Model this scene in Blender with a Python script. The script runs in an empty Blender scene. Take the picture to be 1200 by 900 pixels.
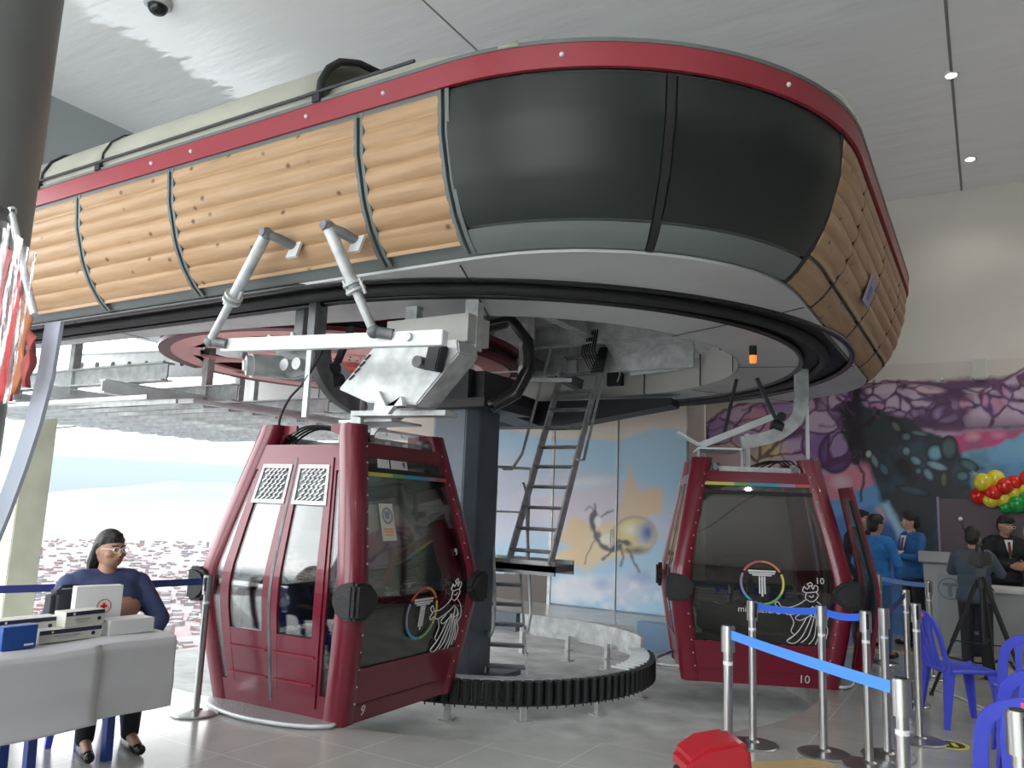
import bpy, bmesh, math, random
import numpy as np
from mathutils import Vector, Matrix, noise
PI = math.pi
random.seed(7)
sc = bpy.context.scene
col = sc.collection
# ------------------------------------------------------------------ camera, world, exposure
FPX = 925.0
ROLL = math.atan2(250, 6150); PITCH = math.radians(8.9); YAW = math.radians(31.2)
_F0 = Vector((-math.sin(YAW), math.cos(YAW), 0)); _R = Vector((math.cos(YAW), math.sin(YAW), 0)); _Z = Vector((0, 0, 1))
CF = _F0*math.cos(PITCH) + _Z*math.sin(PITCH); _U = -_F0*math.sin(PITCH) + _Z*math.cos(PITCH)
IR = _R*math.cos(ROLL) + _U*math.sin(ROLL); IU = _U*math.cos(ROLL) - _R*math.sin(ROLL)
cd = bpy.data.cameras.new('camera'); cam = bpy.data.objects.new('camera', cd); col.objects.link(cam)
cd.sensor_fit = 'HORIZONTAL'; cd.sensor_width = 36; cd.lens = 36*FPX/1200; cd.clip_start = .05; cd.clip_end = 60000
M4 = Matrix(((IR.x, IU.x, -CF.x, 0), (IR.y, IU.y, -CF.y, 0), (IR.z, IU.z, -CF.z, 1.6), (0, 0, 0, 1)))
cam.matrix_world = M4
sc.camera = cam
sc.view_settings.view_transform = 'Standard'; sc.view_settings.look = 'None'
sc.view_settings.gamma = 1; sc.view_settings.use_curve_mapping = False
sc.view_settings.exposure = 1.35
sc.cycles.use_denoising = True
sc.cycles.max_bounces = 8; sc.cycles.diffuse_bounces = 5; sc.cycles.glossy_bounces = 4
sc.cycles.transmission_bounces = 6; sc.cycles.transparent_max_bounces = 12
sc.cycles.sample_clamp_indirect = 6
w = bpy.data.worlds.new('world'); sc.world = w; w.use_nodes = True
nt = w.node_tree; nt.nodes.clear()
wo = nt.nodes.new('ShaderNodeOutputWorld'); bg = nt.nodes.new('ShaderNodeBackground')
tc = nt.nodes.new('ShaderNodeTexCoord'); sx = nt.nodes.new('ShaderNodeSeparateXYZ'); cr = nt.nodes.new('ShaderNodeValToRGB')
nt.links.new(tc.outputs['Generated'], sx.inputs[0]); nt.links.new(sx.outputs['Z'], cr.inputs[0])
cr.color_ramp.elements[0].position = 0.0; cr.color_ramp.elements[0].color = (.115, .135, .145, 1)
cr.color_ramp.elements[1].position = 0.12; cr.color_ramp.elements[1].color = (1, 1, 1, 1)
e = cr.color_ramp.elements.new(.035); e.color = (.125, .16, .17, 1)
e = cr.color_ramp.elements.new(.7); e.color = (.85, .93, 1, 1)
nt.links.new(cr.outputs[0], bg.inputs[0]); bg.inputs[1].default_value = 2.6
nt.links.new(bg.outputs[0], wo.inputs[0])
def portal(name, loc, rot, sxx, syy):
    l = bpy.data.lights.new(name, 'AREA'); l.shape = 'RECTANGLE'; l.size = sxx; l.size_y = syy
    l.cycles.is_portal = True
    o = bpy.data.objects.new(name, l); o.location = loc; o.rotation_euler = rot; col.objects.link(o)
portal('daylight_opening', (-10.2, 4, 2.6), (0, -PI/2, 0), 5.2, 16)       # open side towards the city
portal('daylight_added_windows', (-3.8, -4.5, 3.2), (PI/2, 0, 0), 11.6, 6)        # unseen window front behind the photographer, added and sized for front light
su = bpy.data.lights.new('sun', 'SUN'); su.energy = 3.6; su.angle = .02; su.color = (1, .96, .9)
so = bpy.data.objects.new('sun', su); so.rotation_euler = (math.radians(20), math.radians(28), 0); col.objects.link(so)

# ------------------------------------------------------------------ materials
MATS = {}
def mat(name, c, rough=.5, metal=0., nscale=0, namt=0., bump=0., bscale=40, emit=None, coat=0., spec=.5, stretch=None):
    if name in MATS: return MATS[name]
    m = bpy.data.materials.new(name); m.use_nodes = True; t = m.node_tree; b = t.nodes['Principled BSDF']
    b.inputs['Base Color'].default_value = (*c, 1); b.inputs['Roughness'].default_value = rough
    b.inputs['Metallic'].default_value = metal; b.inputs['Specular IOR Level'].default_value = spec
    if coat: b.inputs['Coat Weight'].default_value = coat; b.inputs['Coat Roughness'].default_value = .05
    if emit: b.inputs['Emission Color'].default_value = (*emit[0], 1); b.inputs['Emission Strength'].default_value = emit[1]
    if nscale or bump:
        g = t.nodes.new('ShaderNodeTexCoord'); mp = t.nodes.new('ShaderNodeMapping'); t.links.new(g.outputs['Object'], mp.inputs[0])
        if stretch: mp.inputs['Scale'].default_value = stretch
    if nscale:
        n = t.nodes.new('ShaderNodeTexNoise'); n.inputs['Scale'].default_value = nscale; n.inputs['Detail'].default_value = 6
        t.links.new(mp.outputs[0], n.inputs[0])
        r = t.nodes.new('ShaderNodeValToRGB'); r.color_ramp.elements[0].position = .3; r.color_ramp.elements[1].position = .7
        r.color_ramp.elements[0].color = (*[max(0, x*(1-namt)) for x in c], 1); r.color_ramp.elements[1].color = (*[min(1, x*(1+namt)) for x in c], 1)
        t.links.new(n.outputs[0], r.inputs[0]); t.links.new(r.outputs[0], b.inputs['Base Color'])
    if bump:
        n2 = t.nodes.new('ShaderNodeTexNoise'); n2.inputs['Scale'].default_value = bscale; n2.inputs['Detail'].default_value = 3
        t.links.new(mp.outputs[0], n2.inputs[0])
        bp = t.nodes.new('ShaderNodeBump'); bp.inputs['Strength'].default_value = bump; bp.inputs['Distance'].default_value = .02
        t.links.new(n2.outputs[0], bp.inputs['Height']); t.links.new(bp.outputs[0], b.inputs['Normal'])
    MATS[name] = m; return m
def glassmat(name, tint, refl=.06, rough=.02):
    m = bpy.data.materials.new(name); m.use_nodes = True; t = m.node_tree; t.nodes.clear()
    o = t.nodes.new('ShaderNodeOutputMaterial'); tr = t.nodes.new('ShaderNodeBsdfTransparent'); gl = t.nodes.new('ShaderNodeBsdfGlossy')
    tr.inputs[0].default_value = (*tint, 1); gl.inputs['Roughness'].default_value = rough
    fr = t.nodes.new('ShaderNodeLayerWeight'); fr.inputs[0].default_value = .25
    mr = t.nodes.new('ShaderNodeMath'); mr.operation = 'MULTIPLY_ADD'; mr.inputs[1].default_value = .8; mr.inputs[2].default_value = refl
    mx = t.nodes.new('ShaderNodeMixShader'); t.links.new(fr.outputs['Fresnel'], mr.inputs[0]); t.links.new(mr.outputs[0], mx.inputs[0])
    t.links.new(tr.outputs[0], mx.inputs[1]); t.links.new(gl.outputs[0], mx.inputs[2]); t.links.new(mx.outputs[0], o.inputs[0])
    MATS[name] = m; return m
def paintmat(name, rough=.6):
    m = bpy.data.materials.new(name); m.use_nodes = True; t = m.node_tree; b = t.nodes['Principled BSDF']
    a = t.nodes.new('ShaderNodeVertexColor'); a.layer_name = 'paint'; t.links.new(a.outputs[0], b.inputs['Base Color'])
    b.inputs['Roughness'].default_value = rough; MATS[name] = m; return m
def woodmat(name, c1, c2, c3):
    m = bpy.data.materials.new(name); m.use_nodes = True; t = m.node_tree; b = t.nodes['Principled BSDF']
    g = t.nodes.new('ShaderNodeTexCoord'); mp = t.nodes.new('ShaderNodeMapping'); mp.inputs['Scale'].default_value = (.55, .55, 9)
    t.links.new(g.outputs['Object'], mp.inputs[0])
    n = t.nodes.new('ShaderNodeTexNoise'); n.inputs['Scale'].default_value = 2.6; n.inputs['Detail'].default_value = 7; n.inputs['Distortion'].default_value = .6
    t.links.new(mp.outputs[0], n.inputs[0])
    r = t.nodes.new('ShaderNodeValToRGB'); e = r.color_ramp.elements; e[0].position = .32; e[0].color = (*c2, 1); e[1].position = .62; e[1].color = (*c1, 1)
    t.links.new(n.outputs[0], r.inputs[0])
    # knots
    mp2 = t.nodes.new('ShaderNodeMapping'); mp2.inputs['Scale'].default_value = (1, 1, 1.25); t.links.new(g.outputs['Object'], mp2.inputs[0])
    v = t.nodes.new('ShaderNodeTexVoronoi'); v.inputs['Scale'].default_value = 5.2; t.links.new(mp2.outputs[0], v.inputs[0])
    r2 = t.nodes.new('ShaderNodeValToRGB'); r2.color_ramp.elements[0].position = .07; r2.color_ramp.elements[0].color = (1, 1, 1, 1)
    r2.color_ramp.elements[1].position = .16; r2.color_ramp.elements[1].color = (0, 0, 0, 1)
    t.links.new(v.outputs['Distance'], r2.inputs[0])
    mx = t.nodes.new('ShaderNodeMixRGB'); mx.inputs[2].default_value = (*c3, 1)
    t.links.new(r2.outputs[0], mx.inputs[0]); t.links.new(r.outputs[0], mx.inputs[1]); t.links.new(mx.outputs[0], b.inputs['Base Color'])
    b.inputs['Roughness'].default_value = .5; MATS[name] = m; return m
mat('red', (.17, .009, .026), .3, coat=.3); mat('red_band', (.30, .03, .045), .4); mat('dark_red', (.13, .01, .018), .4)
mat('galv', (.55, .57, .57), .45, .4, nscale=9, namt=.22); mat('galv_dark', (.20, .21, .215), .5, .4, nscale=8, namt=.3)
mat('galv_light', (.76, .79, .8), .5, .2, nscale=5, namt=.12); mat('steel_blue', (.13, .155, .19), .45, .2, nscale=3, namt=.15)
mat('iron', (.045, .047, .05), .55, .3); mat('black', (.012, .012, .013), .55); mat('black_gloss', (.012, .012, .013), .25)
mat('rubber', (.02, .02, .021), .65, bump=.3, bscale=60); mat('pad_rubber', (.016, .017, .018), .38)
mat('panel_black', (.018, .023, .021), .38, spec=.35, nscale=1.6, namt=.25, bump=.05, bscale=2); mat('panel_trim', (.13, .15, .145), .45)
mat('soffit', (.5, .505, .5), .45, nscale=1.2, namt=.1); mat('fascia', (.52, .515, .49), .55, nscale=1, namt=.06)
mat('membrane', (.42, .42, .35), .6, nscale=2, namt=.08); mat('chrome', (.75, .75, .76), .16, 1.); mat('brushed', (.5, .5, .49), .3, 1.)
mat('white', (.68, .68, .68), .5); mat('white_gloss', (.8, .8, .8), .25); mat('paper', (.6, .6, .62), .7, bump=.15, bscale=6)
mat('wall', (.72, .67, .61), .7, nscale=1, namt=.03); mat('wall_dark', (.1, .1, .1), .6); mat('wall_grey', (.38, .41, .43), .6); mat('seam', (.22, .22, .22), .6)
mat('concrete', (.60, .62, .60), .8, nscale=3, namt=.22, bump=.1, bscale=12); mat('concrete_pale', (.66, .67, .52), .8, nscale=3, namt=.1)
mat('column', (.2, .205, .2), .45, nscale=1.2, namt=.15); mat('chair_blue', (.065, .085, .6), .38); mat('table_blue', (.03, .07, .3), .4)
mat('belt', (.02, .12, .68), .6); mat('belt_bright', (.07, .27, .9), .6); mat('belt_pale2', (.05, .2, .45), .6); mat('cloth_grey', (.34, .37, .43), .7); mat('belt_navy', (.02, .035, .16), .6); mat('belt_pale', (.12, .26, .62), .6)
mat('wheel_red', (.75, .15, .14), .5); mat('wheel_glare', (.88, .42, .40), .5); mat('suitcase_red', (.42, .015, .025), .28, coat=.5)  # paler wheel pink: haze and overexposure put into the red
mat('skin', (.42, .23, .15), .5); mat('skin_pale', (.55, .33, .24), .5); mat('hair', (.012, .01, .01), .5, bump=.4, bscale=80)
mat('navy_jacket', (.035, .05, .125), .75, nscale=14, namt=.2); mat('jacket_bright', (.03, .2, .55), .8, nscale=10, namt=.3); mat('jacket_grey', (.06, .08, .11), .8); mat('lectern_pane', (.3, .32, .32), .35); mat('navy', (.02, .035, .1), .8, nscale=20, namt=.2); mat('jacket_blue', (.02, .12, .32), .8, nscale=12, namt=.25); mat('suit', (.01, .011, .014), .8)
mat('shirt', (.7, .7, .7), .7); mat('tie', (.12, .02, .03), .6); mat('trouser', (.015, .016, .02), .8); mat('denim', (.05, .12, .28), .8)
mat('eye_white', (.8, .8, .78), .2); mat('lips', (.35, .12, .1), .5); mat('shoe', (.01, .01, .01), .35)
mat('lectern', (.36, .38, .38), .4); mat('lectern_blue', (.13, .18, .24), .45); mat('purple', (.11, .075, .095), .5)
mat('beacon', (.9, .22, .05), .3, emit=((1, .2, .03), .5)); mat('lamp', (1, 1, 1), .5, emit=((1, .97, .9), 30)); mat('navy_print', (.02, .025, .06), .5)
mat('box_blue', (.01, .07, .3), .45); mat('box_cream', (.6, .59, .53), .6); mat('cross_red', (.65, .02, .02), .5); mat('print_grey', (.25, .26, .3), .6)
mat('tape', (.5, .36, .18), .6); mat('yellow', (.75, .68, .05), .5); mat('cable_white', (.7, .7, .65), .5)
mat('bal_yellow', (.85, .72, .05), .18, coat=.5); mat('bal_red', (.75, .02, .01), .18, coat=.5); mat('bal_green', (.01, .35, .06), .18, coat=.5)
mat('seat_dark', (.03, .035, .04), .6); mat('tread', (.45, .46, .46), .4, .6, bump=.8, bscale=60); mat('orange', (.8, .25, .05), .5); mat('cab_yellow', (.6, .58, .12), .5)
mat('cab_green', (.15, .4, .15), .5); mat('cab_cyan', (.05, .32, .5), .5); mat('cab_lilac', (.3, .25, .4), .5); mat('cab_red2', (.5, .1, .09), .5); mat('cab_orange', (.55, .22, .1), .5)
mat('pink', (.8, .12, .25), .4); mat('mountain_haze', (.075, .095, .115), .9, nscale=.0006, namt=.1); mat('plate_blue', (.22, .34, .5), .7)  # hill colour: the blue of distance haze is put into it
glassmat('glass_cabin', (.66, .67, .63), .10); glassmat('glass_clear', (.8, .83, .83), .05); glassmat('film', (.9, .86, .88), .02, .3); glassmat('glass_dark', (.16, .165, .16), .08)
paintmat('mural_paint', .5); woodmat('wood', (.47, .30, .165), (.37, .22, .11), (.13, .06, .03))
def ceilmat():
    m = bpy.data.materials.new('stretch_ceiling'); m.use_nodes = True; t = m.node_tree; b = t.nodes['Principled BSDF']
    b.inputs['Base Color'].default_value = (.86, .86, .87, 1); b.inputs['Roughness'].default_value = .04; b.inputs['Specular IOR Level'].default_value = .7
    b.inputs['IOR'].default_value = 1.6
    g = t.nodes.new('ShaderNodeTexCoord'); mp = t.nodes.new('ShaderNodeMapping'); mp.inputs['Scale'].default_value = (.8, 3.2, 1)
    n = t.nodes.new('ShaderNodeTexNoise'); n.inputs['Scale'].default_value = .8; n.inputs['Detail'].default_value = 4
    t.links.new(g.outputs['Object'], mp.inputs[0]); t.links.new(mp.outputs[0], n.inputs[0])
    bp = t.nodes.new('ShaderNodeBump'); bp.inputs['Strength'].default_value = .4; bp.inputs['Distance'].default_value = .06
    t.links.new(n.outputs[0], bp.inputs['Height']); t.links.new(bp.outputs[0], b.inputs['Normal']); MATS['ceiling'] = m
ceilmat()
def tilemat():
    m = bpy.data.materials.new('floor_tile'); m.use_nodes = True; t = m.node_tree; b = t.nodes['Principled BSDF']
    g = t.nodes.new('ShaderNodeTexCoord'); br = t.nodes.new('ShaderNodeTexBrick')
    mp = t.nodes.new('ShaderNodeMapping'); t.links.new(g.outputs['Object'], mp.inputs[0]); t.links.new(mp.outputs[0], br.inputs[0])
    br.offset = 0; br.inputs['Scale'].default_value = 1; br.inputs['Brick Width'].default_value = .6; br.inputs['Row Height'].default_value = .6
    br.inputs['Mortar Size'].default_value = .004; br.inputs['Color1'].default_value = (.37, .37, .345, 1); br.inputs['Color2'].default_value = (.41, .405, .38, 1)
    br.inputs['Mortar'].default_value = (.55, .54, .51, 1)
    n = t.nodes.new('ShaderNodeTexNoise'); n.inputs['Scale'].default_value = 3; n.inputs['Detail'].default_value = 8; t.links.new(g.outputs['Object'], n.inputs[0])
    mx = t.nodes.new('ShaderNodeMixRGB'); mx.blend_type = 'OVERLAY'; mx.inputs[0].default_value = .2
    t.links.new(br.outputs[0], mx.inputs[1]); t.links.new(n.outputs[0], mx.inputs[2]); t.links.new(mx.outputs[0], b.inputs['Base Color'])
    b.inputs['Roughness'].default_value = .2; MATS['tile'] = m
tilemat()
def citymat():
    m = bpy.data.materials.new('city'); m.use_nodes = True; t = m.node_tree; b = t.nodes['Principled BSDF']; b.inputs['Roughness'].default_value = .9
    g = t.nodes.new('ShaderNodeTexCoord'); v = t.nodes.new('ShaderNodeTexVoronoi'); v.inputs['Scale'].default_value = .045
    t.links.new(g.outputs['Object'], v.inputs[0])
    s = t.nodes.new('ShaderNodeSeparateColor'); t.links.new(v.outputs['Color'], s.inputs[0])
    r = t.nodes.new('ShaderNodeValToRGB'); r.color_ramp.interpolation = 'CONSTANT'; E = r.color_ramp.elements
    E[0].position = 0; E[0].color = (.092, .058, .058, 1); E[1].position = .3; E[1].color = (.078, .075, .082, 1)  # low contrast tones: haze put into the city colours
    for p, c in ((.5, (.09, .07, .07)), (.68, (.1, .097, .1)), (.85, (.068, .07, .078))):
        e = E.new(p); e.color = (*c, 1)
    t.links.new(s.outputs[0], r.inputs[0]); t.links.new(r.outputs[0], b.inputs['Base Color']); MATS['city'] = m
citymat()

# ------------------------------------------------------------------ mesh helpers
class B:
    def __init__(s): s.bm = bmesh.new()
    def _x(s, vs, m):
        bmesh.ops.transform(s.bm, matrix=m, verts=vs); return vs
    def box(s, c, d, rz=0, rx=0, ry=0):
        r = bmesh.ops.create_cube(s.bm, size=1)['verts']
        m = Matrix.Translation(c) @ Matrix.Rotation(rz, 4, 'Z') @ Matrix.Rotation(ry, 4, 'Y') @ Matrix.Rotation(rx, 4, 'X') @ Matrix.Diagonal((*d, 1))
        s._x(r, m); return s
    def bx(s, a, b): return s.box([(a[i]+b[i])/2 for i in range(3)], [abs(b[i]-a[i]) for i in range(3)])
    def bar(s, p, q, wd, h, up=(0, 0, 1)):
        p, q = Vector(p), Vector(q); d = q-p; L = d.length; z = d/L; u = Vector(up)
        x = z.cross(u)
        if x.length < 1e-4: x = z.cross(Vector((1, 0, 0)))
        x.normalize(); y = x.cross(z).normalized()   # y ~ up
        r = bmesh.ops.create_cube(s.bm, size=1)['verts']
        m = Matrix(((x.x, y.x, z.x, (p.x+q.x)/2), (x.y, y.y, z.y, (p.y+q.y)/2), (x.z, y.z, z.z, (p.z+q.z)/2), (0, 0, 0, 1))) @ Matrix.Diagonal((wd, h, L, 1))
        s._x(r, m); return s
    def cyl(s, p, q, r1, r2=None, n=20):
        p, q = Vector(p), Vector(q); d = q-p; r2 = r1 if r2 is None else r2
        v = bmesh.ops.create_cone(s.bm, cap_ends=True, segments=n, radius1=r1, radius2=r2, depth=d.length)['verts']
        m = Matrix.Translation((p+q)/2) @ d.to_track_quat('Z', 'Y').to_matrix().to_4x4()
        s._x(v, m); return s
    def sph(s, c, r, n=20, rz=0, rx=0, ry=0):
        v = bmesh.ops.create_uvsphere(s.bm, u_segments=n, v_segments=max(6, n//2), radius=1)['verts']
        r = (r, r, r) if isinstance(r, (int, float)) else r
        m = Matrix.Translation(c) @ Matrix.Rotation(rz, 4, 'Z') @ Matrix.Rotation(ry, 4, 'Y') @ Matrix.Rotation(rx, 4, 'X') @ Matrix.Diagonal((*r, 1))
        s._x(v, m); return s
    def cap(s, p, q, r1, r2=None, n=14):
        r2 = r1 if r2 is None else r2
        s.cyl(p, q, r1, r2, n); s.sph(p, r1, n); s.sph(q, r2, n); return s
    def tube(s, pts, r, n=10, closed=False, rs=None):
        P = [Vector(p) for p in pts]; N = len(P); rings = []
        up = Vector((0, 0, 1)); x = None
        for i in range(N):
            a = P[i-1] if (i > 0 or closed) else P[i]; b = P[(i+1) % N] if (i < N-1 or closed) else P[i]
            t = (b-a).normalized()
            if x is None:
                x = t.cross(up)
                if x.length < .05: x = t.cross(Vector((1, 0, 0)))
            else: x = x - t*x.dot(t)
            x.normalize(); y = t.cross(x)
            rr = rs[i] if rs else r
            rings.append([s.bm.verts.new(P[i] + (x*math.cos(2*PI*k/n) + y*math.sin(2*PI*k/n))*rr) for k in range(n)])
        for i in range(N if closed else N-1):
            a, b = rings[i], rings[(i+1) % N]
            for k in range(n): s.bm.faces.new((a[k], a[(k+1) % n], b[(k+1) % n], b[k]))
        if not closed:
            s.bm.faces.new(rings[0][::-1]); s.bm.faces.new(rings[-1])
        return s
    def ribbon(s, pts, nrm_fn, wd, th, closed=False):   # rectangular section sweep, nrm_fn(i)->(side,up)
        N = len(pts); rings = []
        for i, p in enumerate(pts):
            a, b = nrm_fn(i); p = Vector(p); a = Vector(a)*wd/2; b = Vector(b)*th/2
            rings.append([s.bm.verts.new(p+a+b), s.bm.verts.new(p-a+b), s.bm.verts.new(p-a-b), s.bm.verts.new(p+a-b)])
        for i in range(N if closed else N-1):
            a, b = rings[i], rings[(i+1) % N]
            for k in range(4): s.bm.faces.new((a[k], a[(k+1) % 4], b[(k+1) % 4], b[k]))
        if not closed: s.bm.faces.new(rings[0][::-1]); s.bm.faces.new(rings[-1])
        return s
    def prism(s, poly, o, ux, uy, d):                   # polygon in plane (ux,uy) at o, extruded by vector d
        o, ux, uy, d = map(Vector, (o, ux, uy, d))
        a = [s.bm.verts.new(o+ux*p[0]+uy*p[1]) for p in poly]; b = [s.bm.verts.new(v.co+d) for v in a]; n = len(a)
        s.bm.faces.new(a[::-1]); s.bm.faces.new(b)
        for i in range(n): s.bm.faces.new((a[i], a[(i+1) % n], b[(i+1) % n], b[i]))
        return s
    def grid(s, fn, nu, nv, t=0, cu=False):             # fn(i/nu, j/nv)->(pos, normal) ; closed slab of thickness t
        A = []; Bt = []
        for i in range(nu+1):
            ra, rb = [], []
            for j in range(nv+1):
                p, n = fn(i/nu, j/nv); p = Vector(p); n = Vector(n)
                ra.append(s.bm.verts.new(p)); rb.append(s.bm.verts.new(p-n*t) if t else None)
            A.append(ra); Bt.append(rb)
        for i in range(nu):
            for j in range(nv):
                s.bm.faces.new((A[i][j], A[i+1][j], A[i+1][j+1], A[i][j+1]))
                if t: s.bm.faces.new((Bt[i][j], Bt[i][j+1], Bt[i+1][j+1], Bt[i+1][j]))
        if t:
            for i in range(nu):
                s.bm.faces.new((A[i][0], Bt[i][0], Bt[i+1][0], A[i+1][0])); s.bm.faces.new((A[i][nv], A[i+1][nv], Bt[i+1][nv], Bt[i][nv]))
            for j in range(nv):
                s.bm.faces.new((A[0][j], A[0][j+1], Bt[0][j+1], Bt[0][j])); s.bm.faces.new((A[nu][j], Bt[nu][j], Bt[nu][j+1], A[nu][j+1]))
        return s
    def lathe(s, prof, c=(0, 0, 0), n=32, caps=True):
        rings = []
        for r, z in prof:
            rings.append([s.bm.verts.new((c[0]+r*math.cos(2*PI*k/n), c[1]+r*math.sin(2*PI*k/n), c[2]+z)) for k in range(n)])
        for a, b in zip(rings, rings[1:]):
            for k in range(n): s.bm.faces.new((a[k], a[(k+1) % n], b[(k+1) % n], b[k]))
        if caps: s.bm.faces.new(rings[0][::-1]); s.bm.faces.new(rings[-1])
        return s
    def build(s, name, m, parent=None, smooth=False, bevel=0, mods=None):
        bmesh.ops.recalc_face_normals(s.bm, faces=s.bm.faces[:])
        me = bpy.data.meshes.new(name)
        if bevel:
            es = [e for e in s.bm.edges if len(e.link_faces) == 2 and e.calc_face_angle(0) > .7]
            try: bmesh.ops.bevel(s.bm, geom=es, offset=bevel, segments=2, affect='EDGES', clamp_overlap=True)
            except Exception: pass
        if smooth is True:
            for f in s.bm.faces: f.smooth = True
        elif smooth:
            for f in s.bm.faces: f.smooth = True
            for e in s.bm.edges:
                if len(e.link_faces) == 2 and e.calc_face_angle(0) > smooth: e.smooth = False
        s.bm.to_mesh(me); s.bm.free()
        o = bpy.data.objects.new(name, me); col.objects.link(o); me.materials.append(MATS[m])
        if parent: o.parent = parent
        return o
def thing(name, label, cat, group=None, loc=(0, 0, 0), rz=0):
    o = bpy.data.objects.new(name, None); col.objects.link(o); o.empty_display_size = .1
    o.location = loc; o.rotation_euler = (0, 0, rz)
    o['label'] = label; o['category'] = cat
    if group: o['group'] = group
    return o
def tag(o, label, cat, group=None):
    o['label'] = label; o['category'] = cat
    if group: o['group'] = group
    return o
def structure(o, label=None):
    o['kind'] = 'structure'
    if label: o['label'] = label
    return o
def stuff(o, label, cat):
    o['kind'] = 'stuff'; o['label'] = label; o['category'] = cat; return o
def kids(o): return [c for c in bpy.data.objects if c.parent is o]
def rebase(root, loc):            # shift a thing built in place so that its origin stands at its base
    root.location = loc; L = Vector(loc); seen = set()
    def rec(o):
        for c in kids(o):
            if c.type == 'MESH' and c.data.name not in seen:
                seen.add(c.data.name); c.data.transform(Matrix.Translation(-L))
            rec(c)
    rec(root); return root
def rebase_mesh(o, loc):
    o.data.transform(Matrix.Translation(-Vector(loc))); o.location = loc; return o
def copy_tree(o, parent=None, ch=None):
    ch = ch if ch is not None else kids_map()
    c = o.copy(); col.objects.link(c); c.parent = parent
    for k in ch.get(o.name, []): copy_tree(k, c, ch)
    return c
def kids_map():
    d = {}
    for o in bpy.data.objects:
        if o.parent: d.setdefault(o.parent.name, []).append(o)
    return d
def text(name, s, size, m, parent, mtx, ext=.0015, align='CENTER'):
    cu = bpy.data.curves.new(name, 'FONT'); cu.body = s; cu.size = size; cu.extrude = ext; cu.align_x = align; cu.align_y = 'CENTER'; cu.resolution_u = 3
    o = bpy.data.objects.new(name, cu); col.objects.link(o)
    dg = bpy.context.evaluated_depsgraph_get(); me = bpy.data.meshes.new_from_object(o.evaluated_get(dg))
    bpy.data.objects.remove(o); bpy.data.curves.remove(cu)
    me.transform(mtx); me.materials.clear(); me.materials.append(MATS[m]); me.name = name
    r = bpy.data.objects.new(name, me); col.objects.link(r); r.parent = parent; return r
def frame(o, x, y):               # matrix with local x,y axes and origin
    x = Vector(x).normalized(); y = Vector(y); y = (y-x*y.dot(x)).normalized(); z = x.cross(y)
    return Matrix(((x.x, y.x, z.x, o[0]), (x.y, y.y, z.y, o[1]), (x.z, y.z, z.z, o[2]), (0, 0, 0, 1)))
def lerp(a, b, t): return a+(b-a)*t
def interp(tab, x):
    for (x0, y0), (x1, y1) in zip(tab, tab[1:]):
        if x <= x1: return lerp(y0, y1, max(0, (x-x0)/(x1-x0)))
    return tab[-1][1]

# ------------------------------------------------------------------ room shell
ZC = 6.64; XR = 8.0; YB = 13.2; YD = 12.4; XL = -10.2; YF = -4.6
SCX, SCY, RPIT = -4.6, 7.7, 3.2
def stad(r, x0, n=40, side=1):     # stadium curve, near straight from x0, semicircle, far straight back to x0
    p = [(x0, SCY-r), (SCX, SCY-r)] + [(SCX+r*math.sin(PI*k/n), SCY-r*math.cos(PI*k/n)) for k in range(1, n)] + [(SCX, SCY+r), (x0, SCY+r)]
    return p
XE = -8.7                           # platform edge
b = B()                             # tiled platform round the pit, one slab
S = stad(RPIT, XE)
outer = [(XE, YF)] + [(x, YF) for x in (-7, -5, -3, -1, 1, 3)] + [(XR, YF), (XR, 0), (XR, 4), (XR, 7.7), (XR, 10), (XR, YB+.1), (1, YB+.1), (-2, YB+.1), (-4.6, YB+.1), (XE, YB+.1)]
bm = b.bm
def fillring(bm, pts_out, pts_in, z, t):
    vo = [bm.verts.new((x, y, z)) for x, y in pts_out]; vi = [bm.verts.new((x, y, z)) for x, y in pts_in]
    f = bm.faces.new(vo + vi[::-1]); r = bmesh.ops.extrude_face_region(bm, geom=[f])
    vs = [g for g in r['geom'] if isinstance(g, bmesh.types.BMVert)]
    bmesh.ops.translate(bm, vec=(0, 0, -t), verts=vs)
    bmesh.ops.triangulate(bm, faces=[f for f in bm.faces if len(f.verts) > 4])
fillring(bm, outer, S, 0, .32)
fl = structure(b.build('floor', 'tile'))
b = B(); b.bx((XE, SCY-RPIT-.3, -.6), (SCX+RPIT+.3, SCY+RPIT+.3, -.3)); structure(b.build('floor', 'concrete'), 'bare concrete floor of the sunken cabin lane')
b = B(); b.bx((XL-.3, YF, ZC), (XR, YB+.2, ZC+.2)); structure(b.build('ceiling', 'ceiling'))
k = 1
for (a, c) in (((-.16, YF, ZC-.006), (-.13, YB, ZC)), ((-4.7, YF, ZC-.005), (-4.68, YB, ZC)), ((2.9, YF, ZC-.006), (2.93, YB, ZC)), ((XL, 2.0, ZC-.004), (-.2, 2.02, ZC))):
    b = B(); b.bx(a, c); structure(b.build('trim_%d' % k, 'seam')); k += 1
b = B(); b.bx((-4.1, YB, -.3), (XR, YB+.2, ZC)); structure(b.build('wall_back', 'wall'))
b = B(); b.bx((XL-.3, YD, -.6), (-4.12, YD+.9, ZC)); structure(b.build('wall_back', 'wall'))
b = B(); b.bx((XR, YF-.2, -.1), (XR+.2, YB+.2, ZC)); structure(b.build('wall_right', 'wall_dark'))
b = B(); b.bx((XL-.3, -4.6, 5.25), (XL, YB, ZC)); b.bx((XL-.3, -4.6, -.6), (XL, -3.2, 5.3)); structure(b.build('wall_left', 'wall_grey'))
b = B()
for y in range(-3, 13, 2): b.bx((XL, y, 5.25), (XL+.008, y+.02, ZC))
structure(b.build('trim_%d' % k, 'seam')); k += 1
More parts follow.
